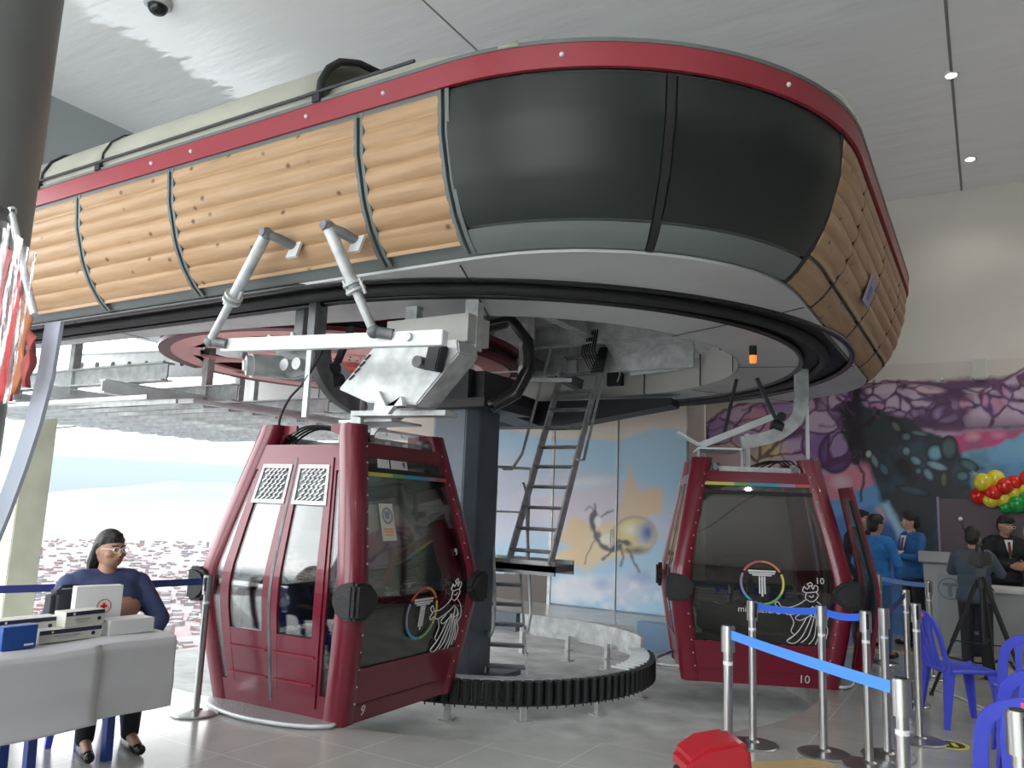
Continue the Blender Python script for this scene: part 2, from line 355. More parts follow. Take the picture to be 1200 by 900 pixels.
b = B(); b.bx((XR, YF, ZC-.35), (XL, YF-.2, ZC)); b.bx((XR, YF, 0), (2.0, YF-.2, ZC)); b.bx((XL, YF, 0), (-9.6, YF-.2, ZC)); b.bx((-9.6, YF, 0), (2.0, YF-.2, .2))
structure(b.build('wall_front', 'wall_grey'))
for i in range(6):
    x0 = -9.6+i*11.6/6; b = B(); W6 = 11.6/6
    b.bx((x0, YF-.12, .2), (x0+.06, YF-.04, ZC-.35)); b.bx((x0+W6-.06, YF-.12, .35), (x0+W6, YF-.04, ZC-.35))
    b.bx((x0, YF-.12, .2), (x0+W6, YF-.04, .28)); b.bx((x0, YF-.12, ZC-.43), (x0+W6, YF-.04, ZC-.35)); b.bx((x0, YF-.12, 3.1), (x0+W6, YF-.04, 3.16))
    structure(b.build('window_%d' % (i+1), 'iron'))  # unseen windows, put in for light from behind the camera
b = B(); b.cyl((-3.21, 1.19, 0), (-3.21, 1.19, ZC), .35, n=48); structure(b.build('column', 'column', smooth=.7), 'thick dark grey round column close to the camera')
b = B(); b.prism([(-.34, -.6), (.0, -.6), (.0, 2.42), (-.34, 2.36)], (-9.3, 5.15, 0), (0, 1, 0), (0, 0, 1), (-.6, 0, 0))
structure(b.build('concrete_pillar', 'concrete_pale', bevel=.01), 'pale concrete pillar at the open side, below the steel gantry')
b = B(); b.bx((-4.3, 10.75, -.3), (-2.9, 10.88, .1)); structure(b.build('low_kerb_wall', 'plate_blue'), 'low light blue painted kerb in front of the painted doors')
b = B(); b.bx((-30, -40, -.3), (30, YF-.2, -.05)); structure(b.build('bounce_slab', 'concrete'), 'unseen concrete slab added outside the windows to bounce light onto the ceiling')  # added slab out of view, throws sunlight up to the ceiling
# ------------------------------------------------------------------ outside: slope, city, hills
def ridge(name, R, prof, m, lab):
    b = B(); az = [i for i in range(60, 176, 1)]
    rows = []
    for a in az:
        h = interp(prof, a) + 26*noise.noise(Vector((a*.5, R*.001, 0)))*R/20000
        rows.append([(R*math.cos(math.radians(a))*q, R*math.sin(math.radians(a))*q, z) for q, z in ((.9, -240), (.96, -240+(h+240)*.45), (1, h), (1.06, -200))])
    V = [[b.bm.verts.new(p) for p in r] for r in rows]
    for r0, r1 in zip(V, V[1:]):
        for j in range(3): b.bm.faces.new((r0[j], r0[j+1], r1[j+1], r1[j]))
    return structure(b.build(name, m, smooth=True), lab)
ridge('hills', 20000, [(60, 60), (110, -20), (128, -40), (134, 60), (138, 250), (141, 330), (144, 300), (147, 120), (151, -60), (156, -90), (175, -40)], 'mountain_haze', 'low hills on the far horizon, coloured blue for haze')
b = B(); b.bx((-24000, -9000, -245), (-150, 24000, -240)); structure(b.build('city_plain', 'city'), 'plain covered by the city, haze put into its colours')
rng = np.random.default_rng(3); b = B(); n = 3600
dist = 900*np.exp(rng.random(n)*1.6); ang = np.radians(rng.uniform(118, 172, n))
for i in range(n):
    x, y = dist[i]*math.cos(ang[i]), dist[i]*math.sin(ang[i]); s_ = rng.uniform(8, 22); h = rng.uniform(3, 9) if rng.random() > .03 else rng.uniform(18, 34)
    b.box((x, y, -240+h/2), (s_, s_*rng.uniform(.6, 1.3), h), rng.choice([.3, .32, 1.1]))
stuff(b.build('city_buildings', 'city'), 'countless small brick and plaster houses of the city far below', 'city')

# ------------------------------------------------------------------ murals painted on the back wall
CAMP = np.array([0, 0, 1.6]); aF, aR, aU = np.array(CF), np.array(IR), np.array(IU)
def to_view(X, Y, Z):
    q = np.stack([X, Y, Z-1.6], -1); d = q@aF
    return 600+FPX*(q@aR)/d, 450-FPX*(q@aU)/d
def lin(c): c = np.array(c, float)/255; return np.where(c <= .04045, c/12.92, ((c+.055)/1.055)**2.4)
_nr = np.random.default_rng(11)
def fbm(x, y, s, o=3, seed=0):
    r = np.zeros_like(x); a = 1.; rg = np.random.default_rng(seed)
    for k in range(o):
        G = rg.random((64, 64)); u = x/s*2**k; v = y/s*2**k; iu = np.floor(u).astype(int); iv = np.floor(v).astype(int)
        fu = u-iu; fv = v-iv; fu = fu*fu*(3-2*fu); fv = fv*fv*(3-2*fv); g = lambda a_, b_: G[(iu+a_) % 64, (iv+b_) % 64]
        r += a*((g(0, 0)*(1-fu)+g(1, 0)*fu)*(1-fv)+(g(0, 1)*(1-fu)+g(1, 1)*fu)*fv-.5); a *= .5
    return r
class Paint:
    def __init__(s, px, py, base): s.x = px; s.y = py; s.c = np.ones(px.shape+(3,))*lin(base); s.wx = px+fbm(px, py, 9, 2, 5)*3; s.wy = py+fbm(px, py, 9, 2, 6)*3
    def mixm(s, m, c, a=1.): m = np.clip(m, 0, 1)[..., None]*a; s.c = s.c*(1-m)+lin(c)*m
    def poly(s, P, c, soft=1.5, a=1.):
        x, y = s.wx, s.wy; ins = np.zeros(x.shape, bool); d = np.full(x.shape, 1e9); n = len(P)
        for i in range(n):
            x0, y0 = P[i]; x1, y1 = P[(i+1) % n]
            if y0 != y1: ins ^= ((y0 > y) != (y1 > y)) & (x < (x1-x0)*(y-y0)/(y1-y0)+x0)
            t = np.clip(((x-x0)*(x1-x0)+(y-y0)*(y1-y0))/((x1-x0)**2+(y1-y0)**2+1e-9), 0, 1); d = np.minimum(d, np.hypot(x-x0-t*(x1-x0), y-y0-t*(y1-y0)))
        s.mixm(np.clip(.5+np.where(ins, d, -d)/soft/2, 0, 1), c, a)
    def line(s, P, w, c, soft=1., a=1.):
        x, y = s.wx, s.wy; d = np.full(x.shape, 1e9)
        for (x0, y0), (x1, y1) in zip(P, P[1:]):
            t = np.clip(((x-x0)*(x1-x0)+(y-y0)*(y1-y0))/((x1-x0)**2+(y1-y0)**2+1e-9), 0, 1); d = np.minimum(d, np.hypot(x-x0-t*(x1-x0), y-y0-t*(y1-y0)))
        s.mixm(np.clip(.5+(w/2-d)/soft/2, 0, 1), c, a)
    def ell(s, cx, cy, rx, ry, c, rot=0, soft=.25, a=1., rim=None):
        r = math.radians(rot); dx, dy = s.x-cx, s.y-cy; u = (dx*math.cos(r)+dy*math.sin(r))/rx; v = (-dx*math.sin(r)+dy*math.cos(r))/ry; q = np.hypot(u, v)
        if rim: s.mixm((1+rim[1]-q)/.12, rim[0])
        s.mixm((1-q)/soft, c, a)
def canvas(name, x0, x1, z0, z1, y, step, paint, base, lab=None, t=.01, parent=None):
    nx = int((x1-x0)/step); nz = int((z1-z0)/step); xs = np.linspace(x0, x1, nx+1); zs = np.linspace(z0, z1, nz+1)
    X, Z = np.meshgrid(xs, zs, indexing='ij'); px, py = to_view(X, np.full_like(X, y), Z)
    P = Paint(px, py, base); paint(P); C = np.clip(P.c, 0, 1)
    co = np.stack([X, np.full_like(X, y), Z], -1).reshape(-1, 3); nv = len(co)
    back = np.array([[x0, y+t, z0], [x1, y+t, z0], [x1, y+t, z1], [x0, y+t, z1]]); idx = np.arange(nv).reshape(nx+1, nz+1)
    F = np.stack([idx[:-1, :-1], idx[1:, :-1], idx[1:, 1:], idx[:-1, 1:]], -1).reshape(-1, 4).tolist(); F.append([nv, nv+3, nv+2, nv+1])
    me = bpy.data.meshes.new(name); me.from_pydata(np.vstack([co, back]).tolist(), [], F); me.update()
    ca = me.color_attributes.new('paint', 'FLOAT_COLOR', 'POINT'); arr = np.ones((nv+4, 4)); arr[:nv, :3] = C.reshape(-1, 3); ca.data.foreach_set('color', arr.ravel().astype(np.float32))
    me.materials.append(MATS['mural_paint']); o = bpy.data.objects.new(name, me); col.objects.link(o); o.parent = parent; return o
def paint_sky(P):
    x, y = P.x, P.y
    P.mixm(np.clip((y-(508+fbm(x, y, 60, 2, 1)*14+np.clip(640-x, 0, 60)*-.2))/6, 0, 1), (150, 196, 226))
    P.mixm(np.clip((700-x)/120, 0, 1)*np.clip((y-520)/30, 0, 1)*np.clip((645-y)/20, 0, 1), (205, 198, 215), .75)
    P.ell(680, 588, 95, 42, (222, 200, 212), soft=.6, a=.8); P.ell(745, 605, 60, 45, (205, 192, 214), soft=.6, a=.7)
    P.ell(685, 566, 50, 9, (212, 226, 236), rot=-8, soft=.8); P.ell(655, 575, 60, 8, (190, 212, 230), rot=-5, soft=.9)
    P.poly([(738, 545), (728, 590), (728, 620), (750, 610), (775, 600), (776, 572), (747, 574), (742, 560)], (222, 184, 134), 4, .9)
    P.poly([(672, 605), (700, 616), (735, 606), (770, 625), (755, 648), (715, 655), (690, 668), (640, 655), (668, 640), (650, 632)], (228, 190, 130), 5, .9)
    P.ell(712, 632, 34, 26, (226, 205, 160), soft=.7, a=.8)
    P.ell(690, 688, 45, 18, (208, 218, 232), soft=.5); P.ell(663, 694, 22, 20, (214, 222, 234), soft=.6); P.ell(735, 690, 38, 24, (190, 202, 228), soft=.6); P.ell(752, 676, 22, 12, (132, 152, 205), soft=.7, a=.8); P.ell(706, 684, 16, 10, (140, 162, 208), soft=.8, a=.8)
    P.mixm(fbm(x, y, 14, 3, 9)*1.4*np.clip((y-665)/12, 0, 1), (236, 238, 242), .8)
    P.ell(744, 627, 27, 23, (214, 196, 120), rim=((150, 140, 130), .04)); P.ell(738, 620, 14, 12, (238, 232, 190), soft=.9); P.ell(755, 626, 15, 20, (150, 162, 190), soft=.8); P.ell(759, 624, 10, 15, (72, 88, 150), soft=.8); P.ell(746, 645, 20, 7, (88, 84, 84), soft=.9)
    for cx, cy, rx, ry, rot in ((697, 604, 7, 5, 30), (695, 616, 5, 9, 10), (701, 627, 6, 8, -30), (708, 640, 9, 6, 30), (722, 643, 10, 5, -10), (735, 637, 8, 5, 10), (693, 608, 4, 8, 0)): P.ell(cx, cy, rx, ry, (72, 68, 80), rot, .7, .95)
    for L, wd in (([(697, 600), (693, 612), (698, 628), (704, 640), (716, 646), (728, 640)], 5), ([(728, 640), (731, 655), (728, 664)], 2.5), ([(735, 644), (744, 660), (750, 670)], 2.5), ([(716, 646), (707, 656)], 3), ([(702, 606), (714, 600), (718, 598)], 2), ([(698, 600), (690, 594), (687, 598)], 1.5), ([(699, 602), (697, 592)], 3), ([(697, 634), (688, 650), (686, 660)], 1.5), ([(720, 640), (726, 634), (735, 636)], 5)):
        P.line(L, wd, (64, 62, 74), 1.2, .95)
    P.ell(701, 611, 5, 8, (224, 222, 222), soft=.4); P.ell(711, 632, 9, 8, (228, 226, 206), soft=.4)
    P.c = P.c**.70
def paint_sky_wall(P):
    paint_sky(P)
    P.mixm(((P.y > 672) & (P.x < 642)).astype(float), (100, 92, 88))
def paint_bug(P):
    x, y = P.x, P.y
    top = np.interp(x, [700, 815, 850, 890, 930, 1000, 1050, 1080, 1110, 1150, 1175, 1200, 1260, 1400], [560, 508, 480, 468, 464, 452, 446, 447, 451, 452, 445, 432, 410, 400])
    m = np.clip((y-top)/2, 0, 1)
    P.mixm(m, (176, 140, 178)); n1 = fbm(x, y, 40, 3, 2)
    P.mixm(m*np.clip(n1*1.6+.2, 0, 1), (206, 176, 196)); P.mixm(m*np.clip(-n1*2, 0, 1), (132, 96, 158))
    # right: pink band, sky
    P.poly([(1085, 520), (1130, 507), (1200, 503), (1300, 490), (1400, 480), (1400, 560), (1200, 520), (1150, 545), (1120, 540)], (190, 70, 118), 2)
    P.ell(1140, 512, 12, 8, (216, 150, 168), soft=.8); P.ell(1170, 510, 12, 6, (205, 120, 150), soft=.8)
    P.poly([(1120, 532), (1160, 524), (1192, 512), (1215, 500), (1400, 470), (1400, 760), (1140, 760), (1130, 560)], (108, 168, 205), 2); P.ell(1180, 550, 40, 20, (78, 140, 196), soft=.8, a=.7)
    # left yellow bulb and pink
    P.ell(862, 535, 42, 28, (226, 196, 110), soft=.5); P.ell(905, 528, 22, 26, (232, 206, 120), soft=.5); P.line([(870, 515), (866, 540)], 2, (200, 130, 60), 1.5)
    P.poly([(958, 560), (985, 550), (1020, 540), (1026, 575), (1020, 590), (985, 606), (965, 600)], (214, 130, 150), 4); P.ell(985, 565, 16, 12, (226, 190, 200), soft=.7); P.ell(1018, 580, 10, 8, (230, 110, 130), soft=.9)
    P.poly([(965, 590), (1030, 566), (1046, 585), (1000, 612), (985, 640), (960, 640)], (92, 152, 210), 2)
    P.poly([(940, 620), (985, 606), (1020, 592), (1060, 640), (1075, 700), (1075, 790), (930, 790)], (74, 122, 190), 3)
    # purple cells along the back, with dark rims
    dark = (64, 36, 66)
    P.line([(c, np.interp(c, [815, 850, 890, 930, 1000, 1050, 1110, 1150, 1175, 1200, 1260], [506, 480, 468, 464, 452, 446, 451, 452, 445, 432, 410])) for c in range(815, 1262, 10)], 2.5, (110, 30, 66), 1)
    P.poly([(1040, 452), (1060, 448), (1200, 440), (1400, 410), (1400, 495), (1200, 503), (1130, 505), (1095, 505), (1040, 480)], (92, 56, 92), 3)
    for cx, cy, rx, ry, rot, cc in ((1080, 468, 18, 12, 20, (168, 138, 182)), (1050, 478, 28, 16, 20, (168, 140, 180)), (1110, 485, 20, 12, -8, (146, 116, 164)), (1158, 478, 16, 16, 0, (150, 122, 172)), (1132, 472, 9, 12, 0, (196, 134, 150)), (1185, 465, 13, 14, 0, (166, 140, 180)), (1200, 486, 14, 12, 0, (130, 104, 160)), (1082, 456, 30, 6, 4, (214, 178, 186)), (1150, 458, 26, 4, 0, (190, 160, 176)), (1035, 456, 26, 7, -8, (204, 178, 190)), (1215, 450, 16, 14, 0, (176, 150, 188)), (1245, 445, 18, 18, 0, (150, 122, 172)), (1290, 440, 24, 20, 0, (158, 130, 176)), (980, 530, 20, 24, 10, (110, 78, 140)), (1225, 482, 18, 12, 0, (146, 116, 164))):
        P.ell(cx, cy, rx, ry, cc, rot, .35, rim=(dark, .12))
    rg = np.random.default_rng(21); sd = []
    for cx_, cy_, sx_, sy_, n_ in ((985, 500, 40, 55, 30), (1040, 470, 60, 20, 14), (1130, 476, 70, 22, 16), (1230, 455, 80, 30, 16), (870, 520, 60, 40, 14)):
        for _ in range(n_): sd.append((cx_+rg.uniform(-1, 1)*sx_, cy_+rg.uniform(-1, 1)*sy_))
    f1 = np.full(x.shape, 1e9); f2 = f1.copy(); idn = np.zeros(x.shape)
    for k_, (a_, c_) in enumerate(sd):
        d_ = np.hypot((P.wx-a_)*.8, P.wy-c_); f2 = np.minimum(f2, np.maximum(f1, d_)); idn = np.where(d_ < f1, (k_*7) % 11/11., idn); f1 = np.minimum(f1, d_)
    low = np.interp(x, [815, 900, 950, 1010, 1060, 1100, 1200, 1260], [575, 560, 556, 540, 505, 503, 500, 492])
    reg = np.clip((y-top-2)/3, 0, 1)*np.clip((low-y)/5, 0, 1)
    cellc = reg*np.clip((f2-f1-1.8)/3, 0, 1)
    P.mixm(reg*(1-np.clip((f2-f1-.8)/2.2, 0, 1)), (74, 34, 76), .9)
    P.mixm(cellc*(idn > .6), (206, 178, 200), .75); P.mixm(cellc*((idn > .3) & (idn <= .6)), (170, 140, 186), .75); P.mixm(cellc*(idn <= .12), (206, 132, 156), .7)
    P.mixm(reg*np.clip((x-1000)/60, 0, 1)*np.clip((y-485)/15, 0, 1), (58, 34, 62), .6)
    # the dark beetle head
    P.poly([(1000, 470), (1030, 482), (1065, 488), (1085, 505), (1118, 515), (1128, 535), (1155, 550), (1135, 556), (1140, 575), (1160, 590), (1240, 592), (1240, 780), (1075, 780), (1060, 660), (1040, 610), (1025, 565), (1012, 530), (990, 515), (985, 490)], (34, 42, 50), 3)
    for L in ([(1000, 470), (1006, 500), (1012, 540)], [(985, 480), (1000, 505), (1020, 540)], [(1045, 490), (1060, 510), (1075, 530)], [(1003, 452), (1008, 470), (1003, 500)]): P.line(L, 9, (30, 22, 34), 4)
    P.mixm(np.clip(fbm(x, y, 22, 3, 4)*2, 0, 1)*((x > 1030) & (x < 1240) & (y > 500)), (58, 88, 104), .5)
    for cx, cy, rx, ry, rot, cc in ((1096, 531, 10, 10, 0, (112, 172, 192)), (1098, 546, 14, 5, 18, (130, 168, 184)), (1073, 540, 8, 5, 30, (112, 156, 176)), (1062, 529, 5, 6, 0, (106, 146, 160)), (1088, 556, 5, 9, -35, (112, 148, 160)), (1062, 512, 6, 5, 0, (76, 104, 112)), (1078, 508, 12, 3, 10, (84, 108, 116)), (1112, 525, 10, 14, 0, (70, 90, 96)), (1135, 545, 12, 6, 25, (60, 104, 108)), (1025, 540, 4, 10, -25, (104, 132, 140)), (1018, 532, 4, 5, 0, (180, 180, 176)), (1036, 550, 5, 9, -30, (70, 96, 110)), (1128, 558, 8, 6, 0, (76, 116, 124)), (1050, 500, 8, 4, 50, (96, 96, 92)), (1076, 552, 4, 4, 0, (96, 130, 140)), (1070, 575, 20, 5, 12, (52, 72, 86)), (1106, 562, 4, 10, 0, (92, 92, 70))):
        P.ell(cx, cy, rx, ry, cc, rot, .5, rim=((20, 26, 34), .15))
    P.ell(1060, 548, 16, 24, (26, 20, 22), -35, .6); P.poly([(1140, 552), (1150, 562), (1160, 576), (1150, 578)], (176, 192, 188), 2)
    # blue highlight below
    P.poly([(1033, 590), (1040, 588), (1062, 625), (1072, 640), (1060, 655), (1046, 620)], (150, 196, 226), 2.5); P.ell(1040, 650, 14, 30, (92, 92, 180), -20, .7, .8)
    P.ell(1042, 630, 12, 26, (46, 84, 150), -15, .5)
    # dark crawling ants
    for L, wd in (([(1003, 458), (1002, 470), (998, 480)], 9), ([(994, 476), (996, 486)], 13), ([(1004, 500), (1000, 520), (1003, 540)], 11), ([(1003, 540), (1012, 556), (1008, 585)], 3), ([(998, 478), (985, 470), (980, 466)], 3), ([(1008, 470), (1018, 466), (1024, 458), (1023, 445)], 2), ([(1003, 462), (990, 456), (976, 450), (972, 458)], 2), ([(1003, 510), (985, 506), (976, 512), (972, 524)], 2.5), ([(1018, 500), (1030, 482), (1040, 478), (1055, 480)], 2.5), ([(1010, 500), (1020, 492), (1030, 482)], 3)):
        P.line(L, wd, (26, 16, 24), 1.2, .95)
    for L in ([(960, 470), (975, 480), (985, 500)], [(960, 500), (975, 500), (990, 490)], [(963, 520), (975, 540), (1000, 535)], [(1010, 455), (1018, 475), (1030, 490)], [(975, 455), (985, 470), (1000, 485)], [(870, 480), (905, 474), (950, 468)], [(830, 505), (870, 492), (930, 486)], [(920, 490), (915, 530), (925, 560)], [(948, 480), (940, 520), (950, 560)]): P.line(L, 2, (90, 46, 84), 1.5, .8)
    P.c = P.c**.88
mu = canvas('mural', -4.08, 2.4, 0, 4.0, YB-.012, .014, paint_bug, (205, 196, 186)); tag(mu, 'large wall mural of a dark beetle head, purple cells and crawling ants', 'mural')
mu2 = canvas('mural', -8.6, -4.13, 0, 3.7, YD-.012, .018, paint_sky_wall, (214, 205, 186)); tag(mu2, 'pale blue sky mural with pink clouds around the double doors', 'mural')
# painted double doors with the ant: two leaves standing a little proud of the wall
dr = thing('door_1', 'tall painted double doors showing an ant with a yellow abdomen over clouds', 'door'); dr['kind'] = 'structure'
for x0, x1 in ((-6.53, -5.335), (-5.315, -4.14)):
    canvas('door_leaf', x0, x1, .02, 3.45, YD-.06, .014, paint_sky, (208, 198, 182), t=.04, parent=dr)
b = B(); b.bx((-6.60, YD-.07, 0), (-6.54, YD, 3.5)); b.bx((-6.60, YD-.07, 3.46), (-4.13, YD, 3.53)); b.bx((-5.345, YD-.075, 0), (-5.33, YD-.055, 3.45)); b.build('door_frame', 'galv', dr)
b = B(); b.tube([(-5.42, YD-.07, 1.0), (-5.42, YD-.11, 1.0), (-5.42, YD-.11, 1.3), (-5.42, YD-.07, 1.3)], .012); b.build('door_handle', 'galv', dr)
b = B(); b.bx((-4.45, YD-.075, .2), (-4.42, YD-.06, 1.35)); b.bx((-4.22, YD-.075, .2), (-4.19, YD-.06, 1.35)); b.bx((-4.45, YD-.075, 1.33), (-4.19, YD-.06, 1.36)); b.build('hatch_frame', 'galv_light', dr)
rebase(dr, (-5.3, YD, 0))

# ------------------------------------------------------------------ the station cover (canopy over the bullwheel)
X0S = -13.0; R0 = 1.67; YN = 4.13; XE_ = -1.13; CX = XE_-R0; CY1 = YN+R0; CY2 = 9.53; LR = CY2-CY1; LA = R0*PI/2
UA = CX; UB = CX+LA; UC = UB+LR; UD = UC+LA; UE = UD+(CX-X0S)
def outl(u, d=0.):
    if u <= UA: return (u, YN-d, 0), (0, -1, 0)
    if u <= UB:
        a = (u-UA)/R0; n = (math.sin(a), -math.cos(a), 0); return (CX+(R0+d)*n[0], CY1+(R0+d)*n[1], 0), n
    if u <= UC: return (XE_+d, CY1+(u-UB), 0), (1, 0, 0)
    if u <= UD:
        a = (u-UC)/R0; n = (math.cos(a), math.sin(a), 0); return (CX+(R0+d)*n[0], CY2+(R0+d)*n[1], 0), n
    return (CX-(u-UD), CY2+R0+d, 0), (0, 1, 0)
PROF = [(3.2, 0), (3.26, .08), (3.3, .12), (3.43, .22), (3.6, .31), (3.9, .40), (4.18, .43), (4.4, .44)]
def shell(u, z, extra=0.):
    d = interp(PROF, z)+extra; (x, y, _), n = outl(u, d); dd = (interp(PROF, z+.03)-interp(PROF, z-.03))/.06
    nn = Vector((n[0], n[1], -dd)).normalized(); return (x, y, z), nn
def clad(name, m, u0, u1, z0, z1, t, logs=False, off=0., nz=10, bow=0.):
    b = B(); nu = max(1, int(abs(u1-u0)/.12)); nz = 7*9 if logs else nz
    def fn(a, c):
        z = z0+(z1-z0)*c; e = off+bow*math.sin(PI*c)
        if logs: ph = (z-3.3)/(4.18-3.3)*7; e += .036*math.sqrt(max(0, 1-(2*(ph % 1)-1)**2))-.02
        return shell(lerp(u0, u1, a), z, e)
    b.grid(fn, nu, nz, t); return b.build(name, m, station, smooth=.6)
station = thing('station_canopy', 'huge rounded cable car station cover with wood cladding, black corner panels and red band', 'station')
seams = [-10.6, -8.7, -6.81, -5.52, -3.53, -2.83]
us = [X0S]+seams
for a, c in zip(us, us[1:]): clad('wood_panel', 'wood', a+.035, c-.035, 3.27, 4.16, .03, logs=True)
for a, c in ((-2.83, -1.68), (-1.68, -.5)):
    clad('black_panel', 'panel_black', a+.03, c-.03, 3.36, 4.17, .03, bow=.02, nz=16); clad('lower_strip', 'panel_trim', a+.03, c-.03, 3.22, 3.345, .03)
rs = [-.5, .25, 1.62, 2.95, 3.9]
for a, c in zip(rs, rs[1:]):
    clad('wood_panel', 'wood', a+.02, c-.02, 3.38, 4.17, .03, logs=True); clad('lower_strip', 'wood', a+.02, c-.02, 3.215, 3.365, .03)
clad('black_panel', 'panel_black', 3.92, UD, 3.22, 4.17, .03); clad('wood_panel', 'wood', UD+.03, UE, 3.27, 4.16, .03, logs=True)
clad('backing', 'panel_trim', X0S, UE, 3.205, 4.2, .03, off=-.035, nz=12)
for u in seams:
    for du in (-.028, .028): clad('seam_strip', 'panel_trim', u+du-.014, u+du+.014, 3.22, 4.18, .03, off=.014, nz=14)
clad('seam_strip', 'black', -2.80, -2.785, 3.34, 4.18, .02, off=.005, nz=14)
for u in (-1.68, -.5, .25, 1.62, 2.95, 3.91): clad('seam_strip', 'black', u-.022, u+.022, 3.21, 4.18, .03, off=.004, nz=14)
clad('top_strip', 'panel_trim', X0S, -2.85, 4.155, 4.19, .03, off=.01, nz=2)
for a, c in ((X0S, -6.9), (-6.9, -3.0), (-3.0, UB), (UB, UC), (UC, UE)): clad('red_band', 'red_band', a, c, 4.185, 4.335, .03, off=.03, nz=2)
clad('band_lip', 'panel_trim', X0S, UE, 4.335, 4.36, .05, off=.035, nz=1)
for u in (-8.3, -7.6, -5.75, -5.25, -4.0, -3.3, -2.2, -1.05):
    p, n = shell(u, 4.26, .032); b = B(); b.sph(p, .016, 10); b.build('bolt', 'white', station, smooth=True)
# barrel vaulted membrane on top of the straight part, with hoops
MEM = [(.45, 4.35), (.44, 4.5), (.38, 4.63), (.27, 4.74), (.08, 4.83), (-.3, 4.9), (-1.3, 4.93)]
def memb(u, c, e=0):
    k = c*(len(MEM)-1); i = min(int(k), len(MEM)-2); f = k-i; d = lerp(MEM[i][0], MEM[i+1][0], f); z = lerp(MEM[i][1], MEM[i+1][1], f)
    (x, y, _), n = outl(u, d+e*.7); return (x, y, z+e*.7), n
for a, c in ((X0S, -7.45), (-7.43, -6.5), (-6.48, -3.91)):
    b = B(); b.grid(lambda p, q: (memb(lerp(a, c, p), q)[0], (0, -.5, .8)), 6, 18, .02); b.build('roof_membrane', 'membrane', station, smooth=True)
b = B(); b.grid(lambda p, q: ((lerp(-3.89, -2.3, p), YN-.44+q*1.5, 4.36+(.36*min(1, q*4)**.6)*(1-p**3)), (.3, 0, 1)), 6, 12, .02); b.build('roof_membrane', 'membrane', station, smooth=True)
for u, m, r in ((-7.44, 'iron', .012), (-6.49, 'iron', .008), (-3.9, 'black', .028)):
    b = B(); b.tube([memb(u, k/18, .012)[0] for k in range(19)], r, 8); b.build('hoop', m, station, smooth=True)
    p = memb(u, 0, .02)[0]; b = B(); b.box((p[0], p[1], p[2]+.0), (.07, .05, .05)); b.build('hoop_clip', 'black', station)
b = B(); b.tube([(x, YN-.47, 4.42) for x in np.linspace(X0S, -3.05, 8)], .012, 6); b.build('membrane_cord', 'iron', station)
b = B(); b.grid(lambda p, q: (memb(lerp(.15, 2.9, p), q*.5, -.02)[0], (1, 0, .3)), 10, 12, .04); b.build('roof_membrane', 'black', station, smooth=True)
b = B(); b.grid(lambda p, q: (memb(lerp(-.25, .15, p), .05+q*.4, -.01)[0], (1, 0, .3)), 4, 8, .02); b.build('roof_membrane', 'membrane', station, smooth=True)
# roof plate closing the top
b = B(); N = 60
pts = [outl(lerp(X0S, UE, k/N), .40)[0][:2] for k in range(N+1)]
f = b.bm.faces.new([b.bm.verts.new((x, y, 4.36)) for x, y in pts]); r = bmesh.ops.extrude_face_region(b.bm, geom=[f])
bmesh.ops.translate(b.bm, vec=(0, 0, -.04), verts=[g for g in r['geom'] if isinstance(g, bmesh.types.BMVert)]); b.build('roof_plate', 'soffit', station)
# underside: outer soffit, black guide slot, inner soffit, inner fascia
def ring(r, k, n=100, flare=0.):   # k in 0..1 : matched sampling
    ns, na = 20, 60
    return None
NS, NA = 24, 72
def slotc(r, rs=None):
    rs = rs or r; P = []
    for i in range(NS): P.append((lerp(X0S, SCX, i/NS), SCY-lerp(rs, r, (i/NS)**4)))
    for i in range(NA+1): a = PI*i/NA; P.append((SCX+r*math.sin(a), SCY-r*math.cos(a)))
    for i in range(NS-1, -1, -1): P.append((lerp(X0S, SCX, i/NS), SCY+lerp(rs, r, (i/NS)**4)))
    return P
def outc():
    P = [(lerp(X0S, SCX, i/NS), YN) for i in range(NS)]
    for i in range(NA+1):
        a = PI*i/NA                     # shoot a ray from the centre to the outline
        best = None
        for k in range(400):
            u = lerp(SCX-3, UD+6, k/399); p = outl(u)[0]; aa = math.atan2(p[0]-SCX, -(p[1]-SCY)); dlt = abs(aa-a)
            if best is None or dlt < best[0]: best = (dlt, p)
        P.append((best[1][0], best[1][1]))
    P += [(lerp(X0S, SCX, i/NS), CY2+R0) for i in range(NS-1, -1, -1)]
    return P
def band(name, m, PA, ZA, PB, ZB, t=.02, i0=0, i1=None):
    b = B(); PA, PB = PA[i0:i1], PB[i0:i1]; n = len(PA)-1
    def fn(a, c):
        i = round(a*n); p, q = PA[i], PB[i]; return (lerp(p[0], q[0], c), lerp(p[1], q[1], c), lerp(ZA, ZB, c)), (0, 0, -1) if abs(ZA-ZB) < .05 else ((SCX-p[0])*.1, (SCY-p[1])*.1, 0)
    b.grid(fn, n, 1, t); return b.build(name, m, station, smooth=.5)
OC = outc(); S1 = slotc(3.55); S2 = slotc(3.08); S3 = slotc(2.45, 2.86)
cuts = [0, 16, NS+10, NS+26, NS+42, NS+58, len(OC)-1]
for a, c in zip(cuts, cuts[1:]): band('soffit', 'soffit', OC, 3.2, S1, 3.2, .02, a, c+1); band('inner_soffit', 'soffit', S2, 3.2, S3, 3.2, .02, a, c+1)
band('guide_slot', 'black', S1, 3.235, S2, 3.235)
for P_, nm in ((S1, 'slot_lip'), (S2, 'slot_lip')):
    b = B(); b.tube([(x, y, 3.205) for x, y in P_], .03, 8); b.build(nm, 'black_gloss', station, smooth=True)
b = B(); b.tube([(x, y, 3.2) for x, y in slotc(3.3)], .05, 8); b.build('guide_rail', 'rubber', station, smooth=True)
